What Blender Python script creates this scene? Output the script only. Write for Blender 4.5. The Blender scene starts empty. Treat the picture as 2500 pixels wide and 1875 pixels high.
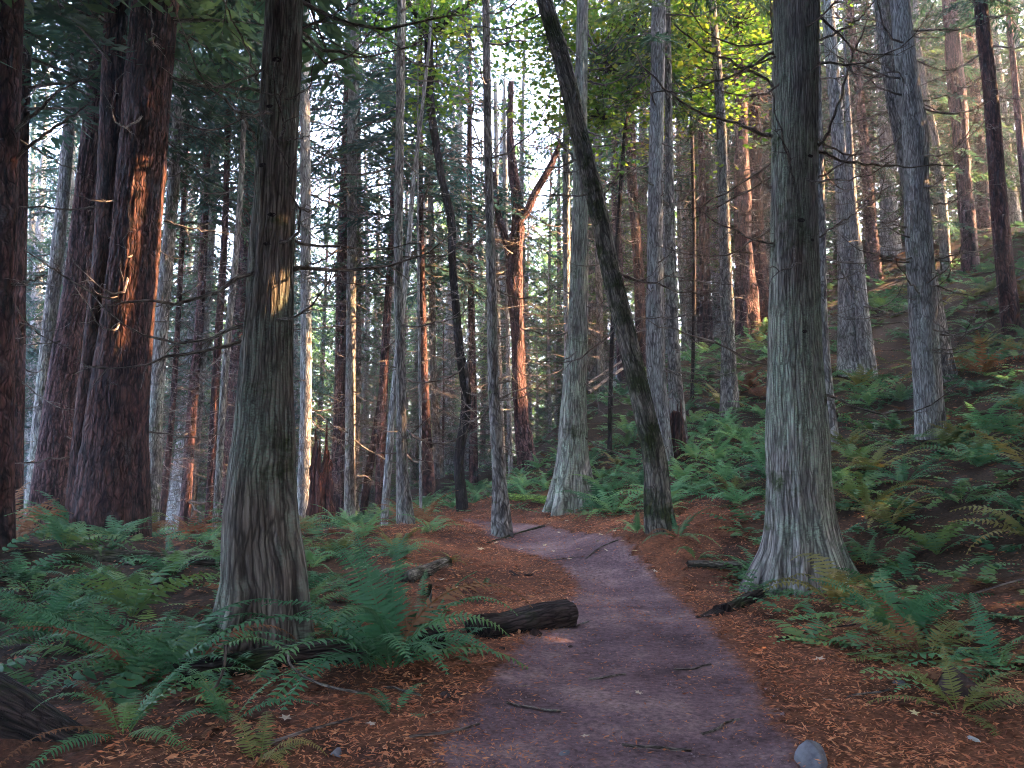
import bpy, math, random
import numpy as np
from mathutils import Vector, Matrix

# ------------------------------------------------------------------ camera, sky, sun, exposure
scene = bpy.context.scene
COL = scene.collection
R = math.radians
CAM = (0.0, 0.0, 1.5)
PITCH = R(6.0)
cam_data = bpy.data.cameras.new("camera")
cam_data.sensor_width = 36.0
cam_data.lens = 36.0 * 1850.0 / 2500.0
cam_data.clip_start = 0.05
cam_data.clip_end = 1500.0
cam = bpy.data.objects.new("camera", cam_data)
COL.objects.link(cam)
cam.location = CAM
cam.rotation_euler = (R(90) + PITCH, 0, 0)
scene.camera = cam

SUN_EL, SUN_AZ = R(31.0), R(84.0)          # azimuth clockwise from +Y (the view direction): sun stands to the right
SUN = np.array([math.cos(SUN_EL) * math.sin(SUN_AZ), math.cos(SUN_EL) * math.cos(SUN_AZ), math.sin(SUN_EL)])
world = bpy.data.worlds.new("World")
scene.world = world
world.use_nodes = True
wn = world.node_tree
sky = wn.nodes.new("ShaderNodeTexSky")
sky.sky_type = 'NISHITA'
sky.sun_disc = False
sky.sun_elevation = SUN_EL
sky.sun_rotation = SUN_AZ
sky.air_density = 0.6
sky.dust_density = 5.0
sky.ozone_density = 0.3
wn.links.new(sky.outputs[0], wn.nodes["Background"].inputs[0])
wn.nodes["Background"].inputs[1].default_value = 0.15
sl = bpy.data.lights.new("sun", 'SUN')
sl.energy = 3.2
sl.angle = R(0.5)
sl.color = (1.0, 0.58, 0.29)
so = bpy.data.objects.new("sun", sl)
COL.objects.link(so)
so.rotation_euler = Vector((-SUN[0], -SUN[1], -SUN[2])).to_track_quat('-Z', 'Y').to_euler()
scene.view_settings.view_transform = 'Standard'
scene.view_settings.look = 'None'
scene.view_settings.gamma = 1.0
scene.view_settings.exposure = 5.2
cy = scene.cycles
cy.max_bounces = 4
cy.diffuse_bounces = 3
cy.glossy_bounces = 2
cy.transmission_bounces = 2
cy.volume_bounces = 0
cy.transparent_max_bounces = 4
cy.use_denoising = True
cy.filter_width = 1.0
cy.caustics_reflective = False
cy.caustics_refractive = False
try:
    cy.use_adaptive_sampling = True
    cy.adaptive_threshold = 0.02
except Exception:
    pass

rng = np.random.default_rng(7)
rnd = random.Random(7)
PI = math.pi

# ------------------------------------------------------------------ noise
_T = np.random.default_rng(3).random((256, 256))


def vnoise(x, y, period=256, seed=0):
    x = np.asarray(x, float); y = np.asarray(y, float)
    xi = np.floor(x).astype(int); yi = np.floor(y).astype(int)
    fx = x - xi; fy = y - yi
    fx = fx * fx * (3 - 2 * fx); fy = fy * fy * (3 - 2 * fy)
    x0 = (xi % period) & 255; x1 = ((xi + 1) % period) & 255
    y0 = (yi + seed * 37) & 255; y1 = (yi + 1 + seed * 37) & 255
    a = _T[x0, y0]; b = _T[x1, y0]; c = _T[x0, y1]; d = _T[x1, y1]
    return (a * (1 - fx) + b * fx) * (1 - fy) + (c * (1 - fx) + d * fx) * fy


def fbm(x, y, o=4, seed=0):
    s = 0; a = 0.5
    for i in range(o):
        s = s + a * (vnoise(x, y, seed=seed + i) - 0.5)
        x = x * 2.03 + 11.3; y = y * 2.03 + 5.7; a *= 0.5
    return s


# ------------------------------------------------------------------ placing: survey points read off the photograph
SP, CP = math.sin(PITCH), math.cos(PITCH)


def ray(px, py):
    u = (px - 1250.0) / 1850.0; v = (937.5 - py) / 1850.0
    return np.array([u, CP - v * SP, SP + v * CP])


def at(px, py, D):
    d = ray(px, py); t = D / d[1]
    return np.array(CAM) + d * t


def span(w, px, py, D):
    return w / 1850.0 * D / ray(px, py)[1]


# ------------------------------------------------------------------ mesh helpers
def mk_mesh(name, V, F, mats=(), smooth=False, tint=None, rest=None, midx=None):
    me = bpy.data.meshes.new(name)
    V = np.asarray(V, float).reshape(-1, 3)
    if isinstance(F, np.ndarray):
        k = F.shape[1]
        me.vertices.add(len(V)); me.vertices.foreach_set("co", V.ravel().astype(np.float32))
        me.loops.add(F.size); me.loops.foreach_set("vertex_index", F.ravel().astype(np.int32))
        me.polygons.add(len(F))
        me.polygons.foreach_set("loop_start", (np.arange(len(F)) * k).astype(np.int32))
        try:
            me.polygons.foreach_set("loop_total", np.full(len(F), k, np.int32))
        except Exception:
            pass
    else:
        me.from_pydata([tuple(v) for v in V], [], F)
    if smooth:
        me.polygons.foreach_set("use_smooth", np.ones(len(me.polygons), bool))
    for m in mats:
        me.materials.append(m)
    if midx is not None:
        me.polygons.foreach_set("material_index", np.asarray(midx, np.int32))
    me.update(calc_edges=True)
    if tint is not None:
        a = me.attributes.new("tint", 'FLOAT', 'POINT')
        a.data.foreach_set("value", np.asarray(tint, np.float32))
    if rest is not None:
        a = me.attributes.new("rest", 'FLOAT_VECTOR', 'POINT')
        a.data.foreach_set("vector", np.asarray(rest, np.float32).ravel())
    return me


def add(name, me, parent=None, loc=None, rot=None, scale=None):
    o = bpy.data.objects.new(name, me)
    COL.objects.link(o)
    if parent is not None:
        o.parent = parent
    if loc is not None: o.location = loc
    if rot is not None: o.rotation_euler = rot
    if scale is not None: o.scale = (scale,) * 3 if np.isscalar(scale) else scale
    return o


def tag(o, label, cat, group=None, kind=None):
    if label: o["label"] = label
    if cat: o["category"] = cat
    if group: o["group"] = group
    if kind: o["kind"] = kind
    return o


def root(name, loc, label, cat, group=None, rot=None):
    return tag(add(name, None, None, loc, rot), label, cat, group)


class MB:
    """collects triangles and quads"""
    def __init__(s):
        s.V = []; s.F = []; s.M = []; s.R = []; s.n = 0; s.T = []

    def put(s, V, F, m=0, rest=None, tint=0.5):
        V = np.asarray(V, float)
        s.V.append(V); s.F += [tuple(int(i) + s.n for i in f) for f in F]
        s.M += [m] * len(F); s.n += len(V)
        s.R.append(np.asarray(rest) if rest is not None else V.copy())
        s.T.append(np.full(len(V), tint))

    def tube(s, P, r, k=5, m=0, cap=True, tint=0.5):
        P = np.asarray(P, float); n = len(P)
        r = np.full(n, r) if np.isscalar(r) else np.asarray(r, float)
        T = np.gradient(P, axis=0); T /= np.linalg.norm(T, axis=1)[:, None] + 1e-9
        ref = np.array([0.31, 0.17, 0.93]) if abs(T[0][2]) < .9 else np.array([1., .2, 0.])
        A = np.cross(T, ref); A /= np.linalg.norm(A, axis=1)[:, None] + 1e-9
        B = np.cross(T, A)
        th = np.arange(k) * 2 * PI / k
        V = (P[:, None, :] + r[:, None, None] * (np.cos(th)[None, :, None] * A[:, None, :] + np.sin(th)[None, :, None] * B[:, None, :])).reshape(-1, 3)
        d = np.concatenate([[0], np.cumsum(np.linalg.norm(np.diff(P, axis=0), axis=1))])
        Rs = np.stack([(np.cos(th)[None, :] * r[:, None]).ravel(), (np.sin(th)[None, :] * r[:, None]).ravel(), np.repeat(d, k)], 1)
        F = []
        for i in range(n - 1):
            for j in range(k):
                a = i * k + j; b = i * k + (j + 1) % k
                F.append((a, b, b + k, a + k))
        if cap:
            F.append(tuple(range(k - 1, -1, -1))); F.append(tuple((n - 1) * k + j for j in range(k)))
        s.put(V, F, m, Rs, tint)

    def mesh(s, name, mats, smooth=False):
        return mk_mesh(name, np.concatenate(s.V), s.F, mats, smooth, np.concatenate(s.T), np.concatenate(s.R), s.M)


# ------------------------------------------------------------------ materials
def nodes(name):
    m = bpy.data.materials.new(name)
    m.use_nodes = True
    nt = m.node_tree
    b = nt.nodes["Principled BSDF"]
    return m, nt, b


def N(nt, t, **kw):
    n = nt.nodes.new(t)
    for k, v in kw.items():
        if k.startswith("i_"):
            n.inputs[k[2:].replace("_", " ")].default_value = v
        else:
            setattr(n, k, v)
    return n


def ramp(nt, src, stops):
    r = nt.nodes.new("ShaderNodeValToRGB")
    e = r.color_ramp.elements
    while len(e) < len(stops): e.new(0.5)
    for i, (p, c) in enumerate(stops):
        e[i].position = p; e[i].color = (*c, 1) if len(c) == 3 else c
    nt.links.new(src, r.inputs[0])
    return r


def mixc(nt, fac, a, b, mode='MIX'):
    m = nt.nodes.new("ShaderNodeMix"); m.data_type = 'RGBA'; m.blend_type = mode
    for s, v in ((0, fac), (6, a), (7, b)):
        if hasattr(v, "links"): nt.links.new(v, m.inputs[s])
        else: m.inputs[s].default_value = v if s == 0 else (*v, 1)
    return m.outputs[2]


def bark(name, dark, light, lichen, lich=0.5, freq=22., stretch=0.1, bump=0.6, moss=None, mossamt=0.5, dist=0.02, crack=26., cstretch=0.085, crackwarp=0.12):
    m, nt, b = nodes(name)
    L = nt.links
    at_ = N(nt, "ShaderNodeAttribute", attribute_name="rest")
    mp = N(nt, "ShaderNodeMapping"); mp.inputs["Scale"].default_value = (freq, freq, freq * stretch)
    L.new(at_.outputs["Vector"], mp.inputs[0])
    n1 = N(nt, "ShaderNodeTexNoise", i_Scale=1.0, i_Detail=6.0, i_Roughness=0.62, i_Distortion=0.6); L.new(mp.outputs[0], n1.inputs[0])
    r1 = ramp(nt, n1.outputs[0], [(0.40, dark), (0.54, light), (0.72, tuple(min(1, c * 1.25) for c in light))])
    mpf = N(nt, "ShaderNodeMapping"); mpf.inputs["Scale"].default_value = (freq * 3.1, freq * 3.1, freq * stretch * 2.2)
    L.new(at_.outputs["Vector"], mpf.inputs[0])
    nf = N(nt, "ShaderNodeTexNoise", i_Scale=1.0, i_Detail=4.0, i_Roughness=0.6); L.new(mpf.outputs[0], nf.inputs[0])
    mp2 = N(nt, "ShaderNodeMapping"); mp2.inputs["Scale"].default_value = (3.2, 3.2, 1.1)
    L.new(at_.outputs["Vector"], mp2.inputs[0])
    n2 = N(nt, "ShaderNodeTexNoise", i_Scale=1.0, i_Detail=5.0, i_Roughness=0.65); L.new(mp2.outputs[0], n2.inputs[0])
    r2 = ramp(nt, n2.outputs[0], [(0.62 - 0.25 * lich, (0, 0, 0)), (0.80 - 0.25 * lich, (1, 1, 1))])
    n3 = N(nt, "ShaderNodeTexNoise", i_Scale=55.0, i_Detail=3.0); L.new(at_.outputs["Vector"], n3.inputs[0])
    f = N(nt, "ShaderNodeMath", operation='MULTIPLY'); L.new(r2.outputs[0], f.inputs[0])
    r3 = ramp(nt, n3.outputs[0], [(0.38, (0.25, 0.25, 0.25)), (0.6, (1, 1, 1))]); L.new(r3.outputs[0], f.inputs[1])
    c = mixc(nt, f.outputs[0], r1.outputs[0], lichen)
    if moss:
        n4 = N(nt, "ShaderNodeTexNoise", i_Scale=2.3, i_Detail=5.0, i_Roughness=0.7); L.new(at_.outputs["Vector"], n4.inputs[0])
        r4 = ramp(nt, n4.outputs[0], [(0.62 - 0.3 * mossamt, (0, 0, 0)), (0.75 - 0.3 * mossamt, (1, 1, 1))])
        c = mixc(nt, r4.outputs[0], c, moss)
    wv = N(nt, "ShaderNodeTexNoise", i_Scale=3.0, i_Detail=2.0); L.new(at_.outputs["Vector"], wv.inputs[0])
    wadd = N(nt, "ShaderNodeMixRGB", blend_type='ADD'); wadd.inputs[0].default_value = crackwarp
    L.new(at_.outputs["Vector"], wadd.inputs[1]); L.new(wv.outputs["Color"], wadd.inputs[2])
    mpc = N(nt, "ShaderNodeMapping"); mpc.inputs["Scale"].default_value = (crack, crack, crack * cstretch); L.new(wadd.outputs[0], mpc.inputs[0])
    vo = N(nt, "ShaderNodeTexVoronoi", feature='DISTANCE_TO_EDGE', i_Scale=1.0); L.new(mpc.outputs[0], vo.inputs["Vector"])
    crk = ramp(nt, vo.outputs["Distance"], [(0.03, (0.30, 0.28, 0.28)), (0.15, (1, 1, 1))])
    hgt = ramp(nt, vo.outputs["Distance"], [(0.0, (0, 0, 0)), (0.22, (1, 1, 1))])
    c = mixc(nt, 0.8, c, crk.outputs[0], 'MULTIPLY')
    rf = ramp(nt, nf.outputs[0], [(0.36, (0.55, 0.53, 0.53)), (0.60, (1.12, 1.12, 1.12))])
    c = mixc(nt, 1.0, c, rf.outputs[0], 'MULTIPLY')
    L.new(c, b.inputs["Base Color"])
    b.inputs["Roughness"].default_value = 0.92
    b.inputs["Specular IOR Level"].default_value = 0.15
    bp = N(nt, "ShaderNodeBump", i_Strength=bump, i_Distance=dist); L.new(n1.outputs[0], bp.inputs["Height"])
    bpc = N(nt, "ShaderNodeBump", i_Strength=0.9, i_Distance=0.018); L.new(hgt.outputs[0], bpc.inputs["Height"]); L.new(bp.outputs[0], bpc.inputs["Normal"])
    bp2 = N(nt, "ShaderNodeBump", i_Strength=0.4, i_Distance=0.006); L.new(n3.outputs[0], bp2.inputs["Height"]); L.new(bpc.outputs[0], bp2.inputs["Normal"])
    L.new(bp2.outputs[0], b.inputs["Normal"])
    return m


def leafmat(name, a, b_, c, trans=0.35, rough=0.6, spec=0.25, nscale=0.5):
    """a..b_..c: colours spread over plants, leaves"""
    m, nt, b = nodes(name)
    L = nt.links
    oi = N(nt, "ShaderNodeObjectInfo")
    at_ = N(nt, "ShaderNodeAttribute", attribute_name="tint")
    g = N(nt, "ShaderNodeNewGeometry")
    n = N(nt, "ShaderNodeTexNoise", i_Scale=nscale, i_Detail=3.0); L.new(g.outputs["Position"], n.inputs[0])
    s1 = N(nt, "ShaderNodeMath", operation='MULTIPLY_ADD'); L.new(at_.outputs["Fac"], s1.inputs[0]); s1.inputs[1].default_value = 0.5
    s2 = N(nt, "ShaderNodeMath", operation='MULTIPLY_ADD'); L.new(oi.outputs["Random"], s2.inputs[0]); s2.inputs[1].default_value = 0.35
    L.new(n.outputs[0], s2.inputs[2]); 
    s3 = N(nt, "ShaderNodeMath", operation='ADD'); L.new(s2.outputs[0], s3.inputs[0]); s3.inputs[1].default_value = -0.42
    L.new(s3.outputs[0], s1.inputs[2])
    r = ramp(nt, s1.outputs[0], [(0.1, a), (0.5, b_), (0.95, c)])
    L.new(r.outputs[0], b.inputs["Base Color"])
    b.inputs["Roughness"].default_value = rough
    b.inputs["Specular IOR Level"].default_value = spec
    tr = N(nt, "ShaderNodeBsdfTranslucent"); L.new(r.outputs[0], tr.inputs[0])
    mx = N(nt, "ShaderNodeMixShader"); mx.inputs[0].default_value = trans
    L.new(b.outputs[0], mx.inputs[1]); L.new(tr.outputs[0], mx.inputs[2])
    out = nt.nodes["Material Output"]; L.new(mx.outputs[0], out.inputs[0])
    return m


def plain(name, a, b_, scale=8., rough=0.9, bump=0.4, bscale=40., dist=0.01, spec=0.2, detail=5.):
    m, nt, b = nodes(name)
    L = nt.links
    tc = N(nt, "ShaderNodeTexCoord")
    n = N(nt, "ShaderNodeTexNoise", i_Scale=scale, i_Detail=detail, i_Roughness=0.65); L.new(tc.outputs["Object"], n.inputs[0])
    r = ramp(nt, n.outputs[0], [(0.35, a), (0.65, b_)])
    L.new(r.outputs[0], b.inputs["Base Color"])
    b.inputs["Roughness"].default_value = rough
    b.inputs["Specular IOR Level"].default_value = spec
    n2 = N(nt, "ShaderNodeTexNoise", i_Scale=bscale, i_Detail=4.0); L.new(tc.outputs["Object"], n2.inputs[0])
    bp = N(nt, "ShaderNodeBump", i_Strength=bump, i_Distance=dist); L.new(n2.outputs[0], bp.inputs["Height"])
    L.new(bp.outputs[0], b.inputs["Normal"])
    return m


M = {}
M['cedar'] = bark('grey_cedar_bark', (0.14, 0.13, 0.122), (0.32, 0.305, 0.28), (0.37, 0.46, 0.35), 0.8, 24, 0.07, 0.9, (0.06, 0.085, 0.03), 0.12, 0.03, 36., .045, .05)
M['cedar_brown'] = bark('brown_cedar_bark', (0.085, 0.070, 0.060), (0.205, 0.178, 0.15), (0.22, 0.28, 0.22), 0.65, 22, 0.06, 0.9, (0.05, 0.07, 0.025), 0.12, 0.03, 36., .045, .05)
M['fir'] = bark('dark_fir_bark', (0.012, 0.008, 0.009), (0.085, 0.040, 0.034), (0.10, 0.09, 0.09), 0.05, 15, 0.16, 1.0, None, 0, 0.05, 15., .2, .2)
M['red'] = bark('reddish_bark', (0.02, 0.011, 0.013), (0.125, 0.066, 0.065), (0.12, 0.10, 0.11), 0.05, 18, 0.12, 1.0, None, 0, 0.04, 18., .25, .2)
M['pale'] = bark('pale_smooth_bark', (0.19, 0.185, 0.19), (0.37, 0.37, 0.37), (0.41, 0.46, 0.44), 0.5, 16, 0.15, 0.5, (0.10, 0.13, 0.08), 0.1, 0.015)
M['grey'] = bark('grey_hemlock_bark', (0.105, 0.098, 0.097), (0.275, 0.262, 0.25), (0.30, 0.36, 0.30), 0.5, 20, 0.18, 0.7, (0.07, 0.10, 0.035), 0.15, 0.02)
M['mossy'] = bark('mossy_dark_bark', (0.060, 0.054, 0.047), (0.20, 0.185, 0.155), (0.10, 0.12, 0.09), 0.3, 20, 0.12, 0.8, (0.032, 0.045, 0.014), 0.55, 0.025)
M['maple'] = bark('dark_maple_bark', (0.010, 0.008, 0.009), (0.042, 0.033, 0.030), (0.07, 0.08, 0.06), 0.1, 24, 0.2, 0.8, (0.03, 0.045, 0.012), 0.15, 0.02)
M['rot'] = bark('rotten_red_wood', (0.022, 0.010, 0.009), (0.13, 0.050, 0.035), (0.07, 0.05, 0.045), 0.2, 20, 0.06, 1.0, None, 0, 0.05)
M['darkwood'] = bark('damp_dark_wood', (0.012, 0.009, 0.010), (0.060, 0.042, 0.038), (0.07, 0.07, 0.06), 0.15, 18, 0.1, 1.0, (0.028, 0.040, 0.014), 0.3, 0.03)
M['mosslog'] = bark('bright_moss', (0.10, 0.17, 0.03), (0.20, 0.32, 0.06), (0.14, 0.2, 0.05), 0.3, 30, 0.8, 0.8, None, 0, 0.02)
M['twig'] = bark('dead_twig_bark', (0.08, 0.068, 0.06), (0.19, 0.165, 0.14), (0.22, 0.25, 0.19), 0.3, 60, 0.3, 0.2)
M['deadwood'] = bark('bleached_dead_wood', (0.11, 0.085, 0.075), (0.25, 0.205, 0.18), (0.22, 0.22, 0.20), 0.2, 40, 0.1, 0.5)
M['needle'] = leafmat('conifer_needles', (0.022, 0.055, 0.036), (0.040, 0.092, 0.052), (0.085, 0.135, 0.05), 0.4, 0.65)
M['needle_blue'] = leafmat('bluish_conifer_needles', (0.020, 0.055, 0.050), (0.038, 0.095, 0.078), (0.065, 0.13, 0.09), 0.4, 0.65)
M['needle_bright'] = leafmat('fresh_green_needles', (0.04, 0.10, 0.025), (0.08, 0.18, 0.045), (0.16, 0.22, 0.045), 0.5, 0.6)  # lightened green, stands in for sun on the back wood
M['needle_dead'] = leafmat('brown_dead_needles', (0.10, 0.055, 0.04), (0.17, 0.105, 0.08), (0.24, 0.16, 0.11), 0.3, 0.8)
M['mapleleaf'] = leafmat('maple_leaves', (0.05, 0.14, 0.015), (0.12, 0.24, 0.02), (0.34, 0.33, 0.03), 0.5, 0.5)
M['fern'] = leafmat('sword_fern', (0.030, 0.105, 0.050), (0.060, 0.170, 0.075), (0.14, 0.21, 0.05), 0.28, 0.58, 0.2, 0.8)
M['fern_bright'] = leafmat('pale_green_fern', (0.07, 0.20, 0.08), (0.13, 0.30, 0.13), (0.22, 0.32, 0.08), 0.4, 0.58, 0.2, 0.8)  # paler fern kind, lightened further for the stronger light at mid-slope
M['fern_yellow'] = leafmat('yellowing_fern', (0.07, 0.11, 0.03), (0.15, 0.16, 0.04), (0.25, 0.19, 0.05), 0.35, 0.55, 0.3, 0.8)
M['fern_dead'] = leafmat('dead_brown_fern', (0.09, 0.04, 0.025), (0.17, 0.08, 0.04), (0.24, 0.13, 0.06), 0.25, 0.8, 0.1, 0.8)
M['litter'] = leafmat('fallen_cedar_litter', (0.17, 0.055, 0.030), (0.42, 0.155, 0.068), (0.60, 0.32, 0.16), 0.12, 0.75, 0.2, 0.9)
M['paleleaf'] = leafmat('pale_fallen_leaf', (0.42, 0.34, 0.28), (0.46, 0.38, 0.26), (0.50, 0.42, 0.18), 0.2, 0.6)
M['stone'] = plain('grey_stone', (0.07, 0.075, 0.09), (0.17, 0.175, 0.20), 9, 0.8, 0.5, 30)
M['clod'] = plain('dark_soil_clod', (0.02, 0.014, 0.014), (0.07, 0.045, 0.04), 14, 0.95, 0.9, 50, 0.02)
M['palestone'] = plain('pale_stone', (0.25, 0.27, 0.27), (0.40, 0.42, 0.42), 9, 0.8, 0.4, 30)


def soil_material(name, cols, duff=None, soft=False):
    m, nt, b = nodes(name)
    L = nt.links
    g = N(nt, "ShaderNodeNewGeometry")
    n1 = N(nt, "ShaderNodeTexNoise", i_Scale=1.1, i_Detail=7.0, i_Roughness=0.68); L.new(g.outputs["Position"], n1.inputs[0])
    n2 = N(nt, "ShaderNodeTexNoise", i_Scale=26.0, i_Detail=6.0, i_Roughness=0.7); L.new(g.outputs["Position"], n2.inputs[0])
    r1 = ramp(nt, n1.outputs[0], [(0.33, cols[0]), (0.52, cols[1]), (0.72, cols[2])])
    r2 = ramp(nt, n2.outputs[0], [(0.32, (0.45, 0.45, 0.45)), (0.68, (1.35, 1.3, 1.3))])
    c = mixc(nt, 1.0, r1.outputs[0], r2.outputs[0], 'MULTIPLY')
    vo = N(nt, "ShaderNodeTexVoronoi", i_Scale=46.0); L.new(g.outputs["Position"], vo.inputs[0])
    sp = ramp(nt, vo.outputs["Distance"], [(0.10, (1, 1, 1)), (0.17, (0, 0, 0))])
    n4 = N(nt, "ShaderNodeTexNoise", i_Scale=9.0, i_Detail=3.0); L.new(g.outputs["Position"], n4.inputs[0])
    s4 = ramp(nt, n4.outputs[0], [(0.5, (0, 0, 0)), (0.62, (1, 1, 1))])
    ff = N(nt, "ShaderNodeMath", operation='MULTIPLY'); L.new(sp.outputs[0], ff.inputs[0]); L.new(s4.outputs[0], ff.inputs[1])
    c = mixc(nt, ff.outputs[0], c, cols[3])
    if duff:
        at_ = N(nt, "ShaderNodeAttribute", attribute_name="tint")
        rd = ramp(nt, n2.outputs[0], [(0.35, duff[0]), (0.65, duff[1])])
        if soft:
            nb = N(nt, "ShaderNodeTexNoise", i_Scale=7.0, i_Detail=6.0, i_Roughness=0.75); L.new(g.outputs["Position"], nb.inputs[0])
            sm = N(nt, "ShaderNodeMath", operation='ADD'); L.new(at_.outputs["Fac"], sm.inputs[0]); L.new(nb.outputs[0], sm.inputs[1])
            fr = ramp(nt, sm.outputs[0], [(0.72, (0, 0, 0)), (0.98, (1, 1, 1))])
            c = mixc(nt, fr.outputs[0], rd.outputs[0], c)
        else:
            c = mixc(nt, at_.outputs["Fac"], rd.outputs[0], c)
    L.new(c, b.inputs["Base Color"])
    b.inputs["Roughness"].default_value = 0.95
    b.inputs["Specular IOR Level"].default_value = 0.1
    bp = N(nt, "ShaderNodeBump", i_Strength=0.9, i_Distance=0.03); L.new(n2.outputs[0], bp.inputs["Height"])
    bp2 = N(nt, "ShaderNodeBump", i_Strength=0.7, i_Distance=0.05); L.new(n4.outputs[0], bp2.inputs["Height"]); L.new(bp.outputs[0], bp2.inputs["Normal"])
    L.new(bp2.outputs[0], b.inputs["Normal"])
    return m


M['ground'] = soil_material('forest_floor', [(0.050, 0.026, 0.020), (0.14, 0.060, 0.033), (0.25, 0.10, 0.048), (0.34, 0.17, 0.09)], [(0.014, 0.011, 0.009), (0.055, 0.038, 0.025)])
M['path'] = soil_material('trodden_soil', [(0.070, 0.044, 0.052), (0.165, 0.112, 0.122), (0.31, 0.225, 0.215), (0.40, 0.26, 0.21)], [(0.055, 0.026, 0.020), (0.22, 0.088, 0.045)], True)

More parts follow.
